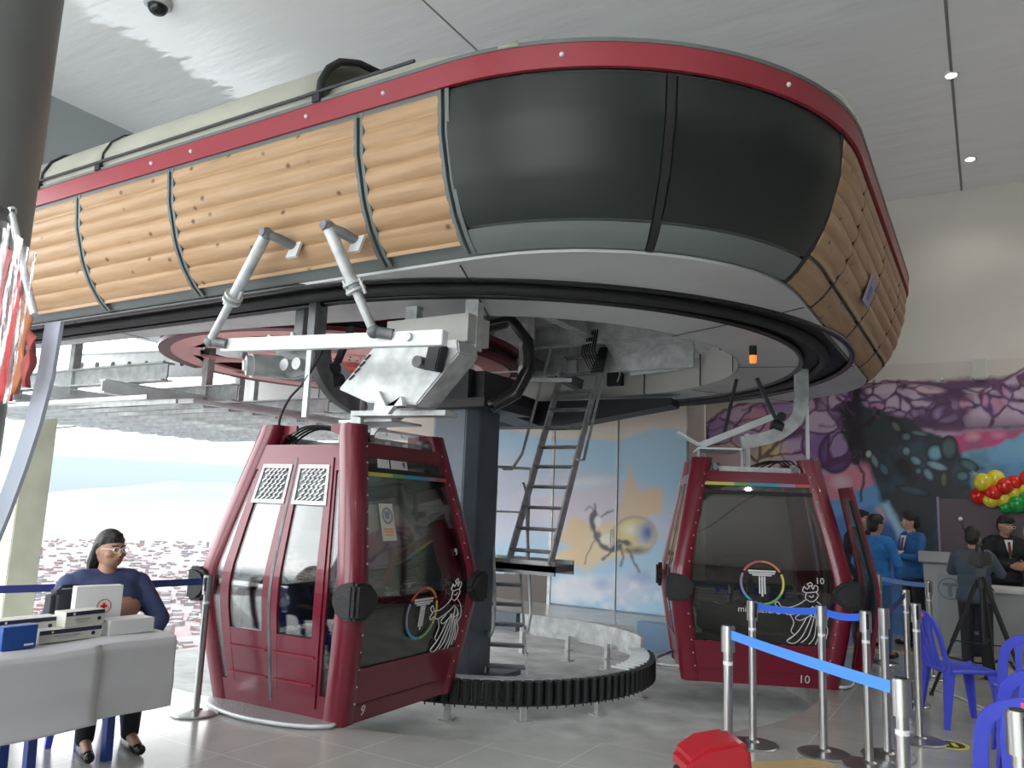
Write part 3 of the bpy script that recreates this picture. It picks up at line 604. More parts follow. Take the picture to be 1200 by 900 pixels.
for c in cuts[1:-1]:
    for PP, QQ in ((S2, S3), (OC, S1)):
        b = B(); p, q = PP[c], QQ[c]; b.bar((p[0], p[1], 3.176), (q[0], q[1], 3.176), .012, .004); b.build('soffit_joint', 'black', station)
S4 = slotc(2.44, 2.84); band('inner_fascia', 'fascia', S3, 3.2, S4, 4.3, .03)
for i in (NS+34, NS+46, NS+56, NS+66, len(S4)-8):
    p = S4[i]; d = Vector((SCX-p[0], SCY-p[1], 0)).normalized()*.012; b = B(); b.bar((p[0]+d.x, p[1]+d.y, 3.2), (p[0]+d.x, p[1]+d.y, 4.3), .014, .01, (d.x, d.y, 0)); b.build('fascia_joint', 'black', station)
b = B(); b.bx((-4.52, 10.02, 3.34), (-4.3, 10.11, 3.74)); b.build('cable_hatch', 'black', station)
b = B(); b.tube([(-4.36, 10.0, 3.68), (-4.32, 9.99, 3.6), (-4.31, 9.99, 3.48), (-4.35, 10.0, 3.38)], .008, 6); b.build('hatch_cable', 'white', station)
# hanging deflector sheet seen inside the far end
b = B(); b.grid(lambda p, q: ((lerp(-4.1, -2.65, p), lerp(8.9, 9.6, q)+.25*math.sin(p*2.2), lerp(3.75, 3.42, q)+.06*math.sin(p*3)), (0, 0, -1)), 8, 4, .02); b.build('deflector_sheet', 'galv', station, smooth=True)
b = B(); b.tube([(-4.0, 9.6, 3.42), (-3.4, 9.85, 3.5), (-2.9, 9.82, 3.47), (-2.62, 9.6, 3.42)], .035, 8); b.build('sheet_rim', 'galv_light', station, smooth=True)
# info sticker on the right side
p, n = shell(1.25, 3.55, .03); q, _ = shell(1.25, 3.75, .03); up = (Vector(q)-Vector(p)).normalized()
M_ = frame(p, (0, 1, 0), up); b = B(); b.box((0, 0.02, 0.01), (.3, .24, .012)); b.bm.transform(M_); s1 = b.build('sticker', 'cab_lilac', station)
b = B(); b.box((-.02, 0, .018), (.1, .11, .006)); b.bm.transform(M_); b.build('emblem', 'table_blue', s1)
rebase(station, (-4.6, 7.7, 3.2))
bc = thing('beacon_light', 'small orange warning beacon hanging under the station soffit', 'warning light')
b = B(); b.cyl((-1.84, 7.38, 3.19), (-1.84, 7.38, 3.10), .035); b.build('socket', 'black', bc); b = B(); b.cyl((-1.84, 7.38, 3.10), (-1.84, 7.38, 3.03), .036, .03); b.build('lens', 'beacon', bc, smooth=.6); rebase(bc, (-1.84, 7.38, 3.19))

# ------------------------------------------------------------------ bullwheel
BW = (-7.2, 7.67, 3.42)
bw = thing('bullwheel', 'big red cable bullwheel lying flat inside the station', 'wheel', loc=BW)
b = B(); b.lathe([(2.16, .16), (2.3, .16), (2.3, .09), (2.2, .06), (2.2, -.0), (2.3, -.03), (2.3, -.08), (2.16, -.08), (2.16, .159)], n=72, caps=False); b.build('rim', 'dark_red', bw, smooth=.6)
b = B(); b.lathe([(2.2, .06), (2.235, .06), (2.235, -.0), (2.2, -.0)], n=72, caps=False); b.build('rubber_liner', 'black', bw)
def annul(b, r0, r1, z0, z1, n=72): b.lathe([(r0, z0), (r1, z0), (r1, z1), (r0, z1), (r0, z0+.0001)], n=n)
b = B()
for r0, r1 in ((1.82, 2.17), (.45, .95)):
    b.grid(lambda p, q: ((lerp(r0, r1, q)*math.cos(2*PI*p), lerp(r0, r1, q)*math.sin(2*PI*p), -.075), (0, 0, -1)), 72, 1, .03)
b.build('disc', 'wheel_glare', bw)
for k in range(10):
    a = 2*PI*k/10; b = B(); P = []
    for t_ in np.linspace(0, 1, 9): P.append((lerp(.9, 1.9, t_), -(.09+.22*abs(2*t_-1)**2)))
    P = P+[(x, -y) for x, y in P[::-1]]; b.prism(P, (0, 0, -.075), (math.cos(a), math.sin(a), 0), (-math.sin(a), math.cos(a), 0), (0, 0, .03)); b.build('spoke', 'wheel_glare', bw)
b = B()
for k in range(40):
    for r_ in (.6, .8): b.cyl((r_*math.cos(2*PI*k/40), r_*math.sin(2*PI*k/40), -.085), (r_*math.cos(2*PI*k/40), r_*math.sin(2*PI*k/40), -.07), .012, n=6)
b.build('bolt_holes', 'iron', bw)
b = B(); b.lathe([(.0, -.3), (.16, -.3), (.16, -.14), (.36, -.13), (.36, -.07), (.0, -.07)], n=32); b.build('hub', 'wheel_red', bw, smooth=.6)
b = B()
for y in (SCY-2.6, SCY+2.6): b.tube([(-7.2, y, 3.45), (-40, y, 2.2)], .02, 8)
tag(b.build('haul_rope', 'iron'), 'steel haul rope running out of the station on both sides', 'cable')

# ------------------------------------------------------------------ column, cantilever beam and machinery
mc = thing('station_mast', 'thick blue grey steel mast carrying the station', 'mast')
def octo(w_, d_, c_): return [(-w_+c_, -d_), (w_-c_, -d_), (w_, -d_+c_), (w_, d_-c_), (w_-c_, d_), (-w_+c_, d_), (-w_, d_-c_), (-w_, -d_+c_)]
b = B(); b.prism(octo(.33, .33, .12), (-5.28, 7.72, -.3), (1, 0, 0), (0, 1, 0), (0, 0, 3.0)); b.build('shaft', 'steel_blue', mc, bevel=.01)
b = B(); b.box((-5.28, 7.72, -.27), (1.1, 1.1, .06)); b.build('base_plate', 'steel_blue', mc)
b = B(); b.box((-5.28, 7.72, 2.74), (1.15, 1.05, .1)); b.build('head_plate', 'iron', mc)
def taper(p, q, w0, h0, h1, ztop, m, name, par):
    p, q = Vector(p), Vector(q); d = (q-p); L = d.length; d.normalize(); s_ = Vector((-d.y, d.x, 0))*w0/2; b = B()
    b.prism([(0, ztop), (L, ztop), (L, ztop-h1), (0, ztop-h0)], p-s_, d, (0, 0, 1), s_*2); return b.build(name, m, par)
taper((-6.9, 10.05, 0), (-5.2, 10.15, 0), .4, .36, .36, 3.14, 'iron', 'cantilever_beam', mc); taper((-5.2, 10.15, 0), (-3.6, 10.25, 0), .4, .36, .1, 3.14, 'iron', 'cantilever_beam', mc); taper((-5.45, 7.7, 0), (-5.75, 10.1, 0), .4, .3, .36, 3.14, 'iron', 'cantilever_beam', mc)
b = B(); b.box((-5.28, 7.72, 2.95), (.9, .7, .34)); b.build('bearing_block', 'iron', mc)
for x in (-5.55, -5.0):
    b = B(); b.box((x, 7.3, 2.95), (.08, .12, .36)); b.build('gusset', 'iron', mc)
rebase(mc, (-5.28, 7.72, -.3))
mg = thing('steel_grillage', 'galvanised frame of beams and plates above the bullwheel inside the station', 'frame')
def ibeam(name, p, q, h=.2, wd=.14, m='galv', par=None, holes=0):
    b = B(); p, q = Vector(p), Vector(q); z = Vector((0, 0, 1)); d = (q-p).normalized(); s_ = z.cross(d)
    b.bar(p, q, .02, h); up = d.cross(s_)
    b.bar(p+up*h/2, q+up*h/2, wd, .018); b.bar(p-up*h/2, q-up*h/2, wd, .018)
    return b.build(name, m, par)
ibeam('beam', (-5.6, 5.4, 3.95), (-5.6, 9.9, 3.95), .3, par=mg, m='galv'); ibeam('beam', (-4.3, 5.5, 3.95), (-4.3, 9.9, 3.95), .3, par=mg)
ibeam('beam', (-9, 6.4, 3.9), (-2.6, 6.4, 3.9), .26, par=mg, m='galv'); ibeam('beam', (-9, 9.0, 3.85), (-2.6, 9.0, 3.85), .26, par=mg)
b = B(); b.bar((-5.6, 8.6, 3.75), (-4.9, 9.95, 3.35), .14, .14); b.build('diagonal_brace', 'galv_dark', mg)
for x in (-5.9, -5.0, -4.1, -3.4):
    b = B(); b.box((x, 9.35, 3.75), (.7, .05, .7)); b.build('plate', 'galv', mg)
b = B(); b.box((-5.35, 8.6, 3.75), (.9, .04, .85)); b.build('plate', 'galv', mg)
b = B(); b.bar((-4.95, 8.4, 3.9), (-4.95, 8.4, 3.2), .07, .07); b.bar((-5.1, 8.4, 3.2), (-4.4, 8.7, 3.2), .06, .04); b.build('hanger_bracket', 'galv_light', mg)
b = B()
for k in range(6): b.tube([(-4.35+.03*k, 9.0, 3.9), (-4.42+.05*k, 9.0-.03*k, 3.6), (-4.3+.03*k, 9.05, 3.35), (-4.25+.02*k, 9.2, 3.7)], .012, 6)
b.build('cable_bundle', 'black', mg)
rebase(mg, (-5, 7.6, 4.3))
# curved cable chain loop hanging behind the galvanised box
b = B(); L = [(-3.95, 6.0, 3.25), (-3.7, 6.05, 3.3), (-3.55, 6.1, 3.1), (-3.52, 6.1, 2.85), (-3.62, 6.05, 2.62), (-3.85, 6.0, 2.5)]
Q = []
for i in range(len(L)-1):
    for k in range(5): Q.append(tuple(Vector(L[i]).lerp(Vector(L[i+1]), k/5)))
b.tube(Q+[L[-1]], .06, 10); o = b.build('cable_loop', 'black_gloss', smooth=True); tag(o, 'thick black cable loop hanging under the station behind the grey box', 'cable')

# steel gantry at the open side (left): pierced beam, I beams, grating canopy
g = thing('steel_gantry', 'pale galvanised steel gantry with a pierced beam and grating over the cabin exit', 'gantry')
def pierced(p, q, h, nh, par):
    b = B(); p, q = Vector(p), Vector(q); L = (q-p).length; d = (q-p).normalized()
    b.bar(p, q, .03, h); b.bar(p+Vector((0, 0, h/2)), q+Vector((0, 0, h/2)), .12, .02); b.bar(p-Vector((0, 0, h/2)), q-Vector((0, 0, h/2)), .12, .02); o = b.build('pierced_beam', 'galv_light', par)
    b = B()
    for k in range(nh):
        c = p+d*(L*(k+.6)/nh); n = Vector((0, 0, 1)).cross(d); b.cyl(c-n*.022, c+n*.022, .045, n=16)
    b.build('hole', 'black', o)
pierced((-12.4, 7.0, 3.55), (-9.1, 7.0, 3.4), .36, 8, g)
for y, z in ((5.6, 3.0), (6.6, 2.9), (8.2, 2.95), (9.6, 2.95)): ibeam('long_beam', (-13, y, z), (-8.0, y, z-.02), .2, .16, 'galv', g)
for x in (-12.6, -11.2, -9.9, -8.6): ibeam('cross_beam', (x, 5.2, 2.78), (x, 10.2, 2.78), .14, .12, 'galv_light', g)
for x, y in ((-11.2, 5.6), (-9.9, 5.6), (-8.6, 6.6), (-9.9, 8.2), (-11.2, 9.6), (-8.6, 9.6)):
    b = B(); b.bar((x, y, 2.78), (x, y, 3.9), .1, .1, (1, 0, 0)); b.build('post', 'galv', g)
b = B(); b.bx((-13, 5.3, 2.66), (-10.6, 10.3, 2.7)); b.build('canopy_sheet', 'galv_light', g)
for k in range(14):
    b = B(); y = 5.3+k*.37; b.bx((-13, y, 2.62), (-7.9, y+.03, 2.67)); b.build('canopy_rib', 'galv', g)
b = B(); b.tube([(-12.6, 5.2, 2.68), (-7.9, 5.9, 2.68), (-7.9, 10.4, 2.68)], .03, 8); b.build('edge_tube', 'galv_light', g)
rebase(g, (-10.2, 7, 2.6))

# ------------------------------------------------------------------ floor ring of rubber pads round the mast
RC = (-4.85, 7.75); RR = 1.78
def rst(r, s_):                    # s_: arc length along ring, 0 = front centre, positive to the right; returns pos, normal(outward)
    L = RR*PI
    if s_ < 0: return (RC[0]+s_, RC[1]-r), (0, -1)
    if s_ > L: return (RC[0]-(s_-L), RC[1]+r), (0, 1)
    a = s_/RR; return (RC[0]+r*math.sin(a), RC[1]-r*math.cos(a)), (math.sin(a), -math.cos(a))
rg = thing('guide_ring', 'low curved guide ring of black rubber pads on steel legs on the sunken concrete floor', 'guide rail')
def rband(name, m, s0, s1, r0, r1, z0, z1, n=30):
    b = B(); A = [rst(r0, lerp(s0, s1, k/n))[0] for k in range(n+1)]; C = [rst(r1, lerp(s0, s1, k/n))[0] for k in range(n+1)]
    bm = b.bm; V = [[bm.verts.new((*A[k], z0)), bm.verts.new((*C[k], z0)), bm.verts.new((*C[k], z1)), bm.verts.new((*A[k], z1))] for k in range(n+1)]
    for k in range(n):
        for j in range(4): bm.faces.new((V[k][j], V[k][(j+1) % 4], V[k+1][(j+1) % 4], V[k+1][j]))
    bm.faces.new(V[0][::-1]); bm.faces.new(V[-1]); return b.build(name, m, rg)
LT = RR*PI
rband('inner_plate', 'galv', -1.6, 3.95, 1.60, 1.62, -.13, .07, 40); rband('top_flange', 'galv', -1.6, 3.95, 1.60, 1.73, .06, .075, 40); rband('bottom_flange', 'galv', -1.6, 3.95, 1.62, 1.73, -.14, -.125, 40)
rband('rear_beam', 'galv', 4.0, LT+.62, 1.74, 1.77, -.06, .2, 20); rband('rear_beam', 'steel_blue', LT+.66, LT+3.2, 1.70, 1.82, -.04, .2, 3)
rband('lower_bar', 'iron', -1.6, 3.95, 1.73, 1.78, -.15, -.135, 40)
s_ = -1.55
while s_ < 3.95:
    if not (.02 < s_ < .1):
        (x, y), n = rst(1.77, s_); b = B(); a = math.atan2(n[1], n[0]); b.box((x, y, -.035), (.07, .072, .21), a); b.cyl((x+n[0]*.03, y+n[1]*.03, -.14), (x+n[0]*.03, y+n[1]*.03, .07), .03, n=8)
        b.cyl((x, y, -.175), (x, y, -.13), .008, n=6); b.build('rubber_pad', 'pad_rubber', rg, bevel=.006)
    s_ += .094
for k in range(11):
    (x, y), n = rst(1.66, 2.6+k*.13); b = B(); b.box((x, y, .083), (.2, .02, .02), math.atan2(n[1], n[0])); b.build('slat', 'galv_light', rg)
for s_ in (-1.4, -.35, .62, 1.35, 2.2, 3.2, 4.1, 4.75, 5.45, LT+.55, LT+1.5, LT+2.6):
    (x, y), n = rst(1.68, s_); a = math.atan2(n[1], n[0]); b = B(); b.box((x, y, -.15), (.05, .05, .3), a); b.box((x, y, -.295), (.13, .13, .012), a); b.cyl((x, y, -.29), (x, y, -.2), .018, n=8); b.box((x, y, -.17), (.12, .07, .015), a); b.build('leg', 'galv', rg)
rebase(rg, (RC[0], RC[1], -.3))

# ------------------------------------------------------------------ small platform, ladders, railing
def ladder(name, label, p0, p1, q0, q1, n, rail=None, m='galv', tw=.13, cap_=True):
    t = thing(name, label, 'ladder'); p0, p1, q0, q1 = map(Vector, (p0, p1, q0, q1)); side = (p1-p0).normalized()
    for a_, c_ in ((p0, q0), (p1, q1)):
        b = B(); d = (c_-a_).normalized(); b.bar(a_, c_, .025, .11, side.cross(d)); b.build('stringer', m, t)
    f = side.cross(Vector((0, 0, 1)))
    for k in range(n):
        u = (k+.6)/n; a_ = p0.lerp(q0, u); c_ = p1.lerp(q1, u); b = B(); b.bar(a_, c_, tw, .022, (0, 0, 1)); b.bar(a_+Vector((0, 0, -.015)), c_+Vector((0, 0, -.015)), .02, .03, (0, 0, 1)); b.build('rung', 'galv_dark', t)
    for R_ in rail or []:
        b = B(); b.tube(R_, .018, 10); b.build('handrail', m, t, smooth=True)
    return rebase(t, p0)
ladder('ladder', 'long steep galvanised ladder rising from the small landing up into the station', (-4.78, 7.98, .98), (-4.24, 7.98, .98), (-4.78, 9.55, 4.2), (-4.24, 9.55, 4.2), 13,
       [[(-5.05, 8.2, 2.06), (-4.95, 8.25, 2.06), (-4.86, 8.33, 2.25), (-4.86, 9.0, 3.75), (-4.8, 9.25, 4.15)], [(-4.2, 8.5, 2.2), (-4.17, 8.62, 2.2), (-4.17, 8.9, 2.8), (-4.17, 9.4, 3.9)]])
ladder('ladder', 'short lower ladder standing on the concrete floor inside the rubber guide ring', (-4.95, 7.85, -.3), (-4.52, 8.05, -.3), (-5.3, 8.35, 1.0), (-4.95, 8.52, 1.0), 6,
       [[(-5.22, 8.2, 1.9), (-5.12, 8.1, 1.85), (-4.8, 7.75, .5), (-4.78, 7.7, .25), (-4.83, 7.72, .18), (-4.95, 7.86, .2)], [(-4.9, 8.45, 1.9), (-4.8, 8.35, 1.8), (-4.42, 7.9, .45), (-4.42, 7.85, .28), (-4.5, 7.93, .24), (-4.55, 8.0, .28)]])
lp = thing('landing', 'small grated steel landing with handrails beside the blue grey mast', 'platform')
b = B(); b.bx((-5.35, 8.0, .9), (-4.2, 8.5, .97)); b.build('deck', 'galv_dark', lp)
for y in (8.02, 8.48):
    b = B(); b.bx((-5.35, y-.02, .86), (-4.2, y+.02, 1.02)); b.build('edge_channel', 'galv', lp)
for x, y in ((-5.1, 8.03), (-5.3, 8.47), (-4.82, 8.47)):
    b = B(); b.cyl((x, y, .95), (x, y, 2.08), .018, n=10); b.build('post', 'galv', lp)
b = B(); b.tube([(-5.5, 8.0, 2.08), (-5.1, 8.03, 2.08), (-4.82, 8.47, 2.08)], .018); b.build('handrail', 'galv', lp); b = B(); b.tube([(-5.5, 8.0, 1.55), (-5.1, 8.03, 1.55), (-4.82, 8.47, 1.55)], .012); b.build('knee_rail', 'galv', lp)
for x in (-5.3,):
    b = B(); b.bar((x, 8.4, -.3), (x, 8.4, .9), .07, .07, (1, 0, 0)); b.build('leg', 'steel_blue', lp)
rebase(lp, (-4.7, 8.5, -.3))

# ------------------------------------------------------------------ cabins
CAB = [(0, .65, .73), (.06, .66, .74), (.45, .735, .80), (.75, .785, .842), (.9, .80, .85), (1.05, .785, .84), (1.4, .705, .775), (1.8, .605, .695), (2.25, .49, .61)]
def ca(z): return interp([(r[0], r[1]) for r in CAB], z)
def cb(z): return interp([(r[0], r[2]) for r in CAB], z)
def csurf(side, u, z, off=0.):
    a, b_ = ca(z), cb(z)
    if side == 'x+': return Vector((a+off, u*b_, z)), Vector((1, 0, .2))
    if side == 'x-': return Vector((-a-off, -u*b_, z)), Vector((-1, 0, .2))
    if side == 'y-': return Vector((u*a, -b_-off, z)), Vector((0, -1, .2))
    return Vector((-u*a, b_+off, z)), Vector((0, 1, .2))
def cp(b, side, u0, u1, z0, z1, t=.03, off=0., nv=None, dx=0.):
    nv = nv or max(2, int((z1-z0)/.08))
    b.grid(lambda p, q: ((lambda r: (r[0]+Vector((dx, 0, 0)), r[1].normalized()))(csurf(side, lerp(u0, u1, p), lerp(z0, z1, q), off))), 2, nv, t); return b
def rframe(b, side, u0, u1, z0, z1, wu, wz, t=.03, off=0., dx=0.):
    cp(b, side, u0, u0+wu, z0, z1, t, off, dx=dx); cp(b, side, u1-wu, u1, z0, z1, t, off, dx=dx)
    cp(b, side, u0+wu, u1-wu, z0, z0+wz, t, off, dx=dx); cp(b, side, u0+wu, u1-wu, z1-wz, z1, t, off, dx=dx); return b
def cmx(side, u, z, off=.004):     # local frame on a cabin face (x right as seen from outside, y up)
    p, _ = csurf(side, u, z, off); q, _ = csurf(side, u, z+.02, off); r, _ = csurf(side, u+.02, z, off); return frame(p, r-p, q-p)
def arcband(b, M, r0, r1, a0, a1, n=14, t=.003):
    P = [(r1*math.cos(lerp(a0, a1, k/n)), r1*math.sin(lerp(a0, a1, k/n))) for k in range(n+1)] + [(r0*math.cos(lerp(a1, a0, k/n)), r0*math.sin(lerp(a1, a0, k/n))) for k in range(n+1)]
    b2 = B()
    for k in range(n):
        b2.prism([P[k], P[k+1], P[2*n-k], P[2*n+1-k]], (0, 0, 0), (1, 0, 0), (0, 1, 0), (0, 0, t))
    b2.bm.transform(M); me = bpy.data.meshes.new('tmp'); b2.bm.to_mesh(me); b2.bm.free(); b.bm.from_mesh(me); bpy.data.meshes.remove(me); return b
def tee_logo(par, M, R, m='white', cols=None, name='round_logo'):
    cols = cols or ('cab_yellow', 'cab_orange', 'cab_red2', 'cab_lilac', 'cab_cyan', 'cab_green'); first = None
    segs = [(-88, -30), (-30, 25), (32, 90), (90, 148), (155, 210), (210, 268)]; mm = ['cab_green', 'cab_yellow', 'cab_orange', 'cab_red2', 'cab_lilac', 'cab_cyan'] if cols else cols
    if cols[0] == 'plain': mm = [m]*6
    root = None
    for (a0, a1), mt_ in zip(segs, mm):
        b = B(); arcband(b, M, R*.9, R, math.radians(a0), math.radians(a1)); o = b.build(name if root is None else 'logo_arc', mt_, par)
        root = root or o
    b = B()
    for x0, x1, y0, y1 in ((-.62, .62, .48, .56), (-.58, .58, .38, .45), (-.44, .44, .3, .36), (-.15, -.08, -.5, .28), (-.04, .04, -.62, .28), (.08, .15, -.5, .28), (-.15, .15, .14, .17)):
        b.bx((x0*R, y0*R, 0), (x1*R, y1*R, .003))
    b.bm.transform(M); b.build('letter_t', m, root if False else par)
FIG = [[(.02, 1.0), (-.03, .97), (.0, .94), (.05, .96), (.02, 1.0)], [(-.08, .93), (-.1, .86), (-.04, .83), (.04, .84), (.12, .86), (.13, .93), (.08, .95), (.06, .89), (.02, .95), (-.03, .89), (-.08, .93)],
       [(-.04, .83), (-.05, .74), (.03, .69), (.1, .72), (.14, .8), (.1, .85)], [(.0, .78), (.05, .76), (.07, .8)], [(-.05, .72), (-.15, .64), (-.3, .58), (-.42, .58), (-.5, .5)], [(-.42, .58), (-.48, .66), (-.52, .62), (-.45, .56)],
       [(-.5, .5), (-.46, .46), (-.4, .5), (-.3, .46), (-.1, .52), (.05, .6)], [(-.28, .46), (-.22, .34), (-.26, .2), (-.2, .14)], [(-.1, .5), (-.2, .42), (-.12, .38), (.05, .48)], [(.12, .7), (.24, .6), (.3, .45), (.24, .36), (.3, .26), (.28, .1)],
       [(-.2, .14), (-.32, .04), (-.22, .0), (-.1, .1), (.0, .32), (.06, .5)], [(-.1, .02), (.0, .12), (.06, .3), (.1, .5)], [(.02, .0), (.1, .12), (.12, .35), (.1, .6)], [(.12, .0), (.18, .2), (.16, .42)], [(.2, .04), (.24, .2), (.2, .34), (.22, .5)], [(.05, .62), (.16, .56), (.2, .48), (.1, .44), (.0, .5)], [(-.3, .05), (-.15, .2), (-.02, .44)]]
def smoothP(P, n=4):
    Q = []; 
    for i in range(len(P)-1):
        p0 = P[max(0, i-1)]; p1 = P[i]; p2 = P[i+1]; p3 = P[min(len(P)-1, i+2)]
        for k in range(n):
            t = k/n; Q.append(tuple(.5*((2*p1[j])+(-p0[j]+p2[j])*t+(2*p0[j]-5*p1[j]+4*p2[j]-p3[j])*t*t+(-p0[j]+3*p1[j]-3*p2[j]+p3[j])*t**3) for j in range(len(p1))))
    return Q+[P[-1]]
def figure(par, M, h):
    b = B()
    for L in FIG: b.tube([(x*h, y*h, .002) for x, y in smoothP(L)], .0045, 5)
    b.bm.transform(M); return b.build('line_drawing', 'white', par)
def make_cabin(num, label, loc, rz, dopen=0., near='x+'):
    t = thing('gondola_cabin', label, 'gondola', 'cable car cabins on the loop')
    for sx, sy in ((-1, -1), (1, -1), (1, 1), (-1, 1)):
        b = B(); rings = []
        for k in range(30):
            z = lerp(.0, 2.2, k/29); cx_, cy_ = sx*(ca(z)-.085), sy*(cb(z)-.085)
            rings.append([b.bm.verts.new((cx_+px_, cy_+py_, z)) for px_, py_ in octo(.1, .1, .045)])
        for r0, r1 in zip(rings, rings[1:]):
            for j in range(8): b.bm.faces.new((r0[j], r0[(j+1) % 8], r1[(j+1) % 8], r1[j]))
        b.bm.faces.new(rings[0][::-1]); b.bm.faces.new(rings[-1]); post = b.build('corner_post', 'red', t, smooth=.9)
        b = B()
        for k in range(16):
            z = .15+k*.125
            if abs(z-.9) > .15: b.sph((sx*(ca(z)+.012), sy*(cb(z)-.13), z), .009, 6)
        b.build('rivets', 'galv', post)
        # gusset at the post top
        z = 2.2; b = B(); x1, y1 = sx*(ca(z)-.1), sy*(cb(z)-.1)
        b.prism([(0, 0), (.22, 0), (.22, -.05), (.1, -.09), (.03, -.2), (0, -.2)], (x1, y1-.012, z), (-sx, 0, 0), (0, 0, 1), (0, .024, 0)); b.build('gusset', 'red', t, bevel=.004)
        # corner bumper
        b = B(); T = [(-.04, -.13), (.1, -.13), (.17, -.09), (.23, -.01), (.21, .05), (.14, .11), (.05, .13), (-.04, .13)]
        b.prism([(x, z) for x, z in T], (sx*.78, sy*(.85+.02), .9), (0, -sy, 0), (0, 0, 1), (sx*.1, 0, 0))
        b.prism([(x*.8, z) for x, z in T], (sx*(.8+.02), sy*.83, .9), (-sx, 0, 0), (0, 0, 1), (0, sy*.09, 0))
        b.build('corner_bumper', 'rubber', t, bevel=.025, smooth=.8)
    b = B(); b.bx((-.6, -.68, .0), (.6, .68, .06)); b.build('cabin_floor', 'galv_dark', t)
    b = B()
    b.grid(lambda p, q: ((lerp(-.54, .54, p), lerp(-.65, .65, q), 1.99+.03*math.sin(PI*p)*math.sin(PI*q)), (0, 0, 1)), 6, 6, .04); b.build('roof', 'iron', t)
    for sd in ('x+', 'x-'):
        b = B(); cp(b, sd, -.82, .82, .0, .36, .04); cp(b, sd, -.82, .82, .36, .40, .05, .008); b.build('end_panel', 'red', t)
        b = B(); cp(b, sd, -.82, .82, .12, .135, .01, .006); b.build('groove', 'dark_red', t)
        b = B(); cp(b, sd, -.8, .8, .40, 1.96, .012, -.005); b.build('end_window', 'glass_cabin', t, smooth=.5)
        b = B(); cp(b, sd, -.82, .82, 1.95, 2.06, .06, .005); b.build('top_beam', 'red', t)
        b = B(); cp(b, sd, -.8, .8, 1.83, 1.865, .02, .004); b.build('window_bar', 'black', t)
        for k, mm in enumerate(('cab_yellow', 'cab_yellow', 'cab_green', 'cab_cyan', 'cab_cyan', 'cab_lilac', 'cab_red2')):
            b = B(); u0 = -.78+k*1.56/7; cp(b, sd, u0, u0+1.56/7, 1.80 if num == 9 else 1.915, 1.83 if num == 9 else 1.948, .003, .003); b.build('colour_strip', mm, t)
        if num == 9:
            b = B(); cp(b, sd, -.35, -.02, 1.87, 1.94, .003, .004); pl = b.build('number_plate', 'white', t); text('number', '9', .07, 'black', pl, cmx(sd, -.1, 1.905, .008))
            b = B(); cp(b, sd, -.6, -.38, 1.87, 1.94, .003, .004); b.build('notice', 'white', t)
            M = cmx(sd, -.50, 1.47, .006); b = B(); b.box((0, -.02, 0), (.17, .29, .003)); b.bm.transform(M); pl = b.build('notice', 'box_cream', t)
            b = B(); arcband(b, M @ Matrix.Translation((0, .03, .003)), .05, .065, 0, 2*PI, 20); b.build('notice_ring', 'print_grey', pl)
            b = B(); b.prism([(-.03, .035), (.03, .035), (.03, 0), (.02, -.022), (0, -.03), (-.02, -.022), (-.03, 0)], (0, .03, .003), (1, 0, 0), (0, 1, 0), (0, 0, .003)); b.bm.transform(M); b.build('notice_emblem', 'print_grey', pl)
            for k in range(3):
                b = B(); b.box((0, -.075-.022*k, .003), (.13-.02*k, .009, .002)); b.bm.transform(M); b.build('notice_line', 'orange', pl)
        text('number', str(num), .085, 'white', t, cmx(sd, .64, 1.02 if num == 10 else 1.2, .012)); text('number', str(num), .11, 'white', t, cmx(sd, .55 if num == 10 else -.68, .08, .012))
        lu = .0 if num == 10 else .02
        tee_logo(t, cmx(sd, lu, .98 if num == 10 else .74, .008), .21)
        
        if num == 10: text('line_name', 'mi Teleférico', .085, 'white', t, cmx(sd, lu, .72, .006))
        figure(t, cmx(sd, .54, .42 if num == 10 else .40, .008) , .6)
        b = B(); x = 1 if sd == 'x+' else -1; b.bx((x*.56, -.6, .5), (x*.66, .6, .86)); b.build('bench_back', 'seat_dark', t, bevel=.02)
        b = B(); b.bx((x*.28, -.6, .38), (x*.6, .6, .46)); b.build('bench_seat', 'seat_dark', t, bevel=.02)
        for y in (-.45, .45):
            b = B(); b.bx((x*.36, y-.02, .06), (x*.42, y+.02, .38)); b.build('bench_leg', 'galv', t)
    # door side (-y)
    b = B(); cp(b, 'y-', -.84, .84, 1.93, 2.03, .05, .0); b.build('door_header', 'red', t); b = B(); cp(b, 'y-', -.84, .84, .0, .1, .05); b.build('door_sill', 'red', t)
    for u0, u1 in ((-.86, -.655), (.655, .86)):
        b = B(); rframe(b, 'y-', u0, u1, .1, 1.93, .035, .1, .03); b.build('side_frame', 'red', t)
        b = B(); cp(b, 'y-', u0+.03, u1-.03, .2, 1.85, .01, -.01); b.build('side_window', 'glass_clear', t, smooth=.5)
    for k, (u0, u1) in enumerate(((-.65, -.005), (.005, .65))):
        dx = dopen*(-1 if k == 0 else 1); off = .012+(.16 if dopen else 0); b = B(); rframe(b, 'y-', u0, u1, .1, 1.93, .095, .1, .035, off, dx=dx); 
        cp(b, 'y-', u0+.02, u1-.02, .1, .6, .03, off-.002, dx=dx); d = b.build('door_leaf', 'red', t)
        b = B(); cp(b, 'y-', u0+.09, u1-.09, .6, 1.56, .01, off-.012, dx=dx); b.build('door_window', 'glass_clear', d, smooth=.5)
        b = B()
        for z in (.26, .46): cp(b, 'y-', u0+.04, u1-.04, z, z+.012, .012, off+.012, dx=dx)
        b.build('ridge', 'red_band', d)
        b = B(); rframe(b, 'y-', u0+.06, u1-.05, 1.56, 1.87, .04, .03, .02, off+.008, dx=dx); b.build('vent_frame', 'galv', d)
        b = B()
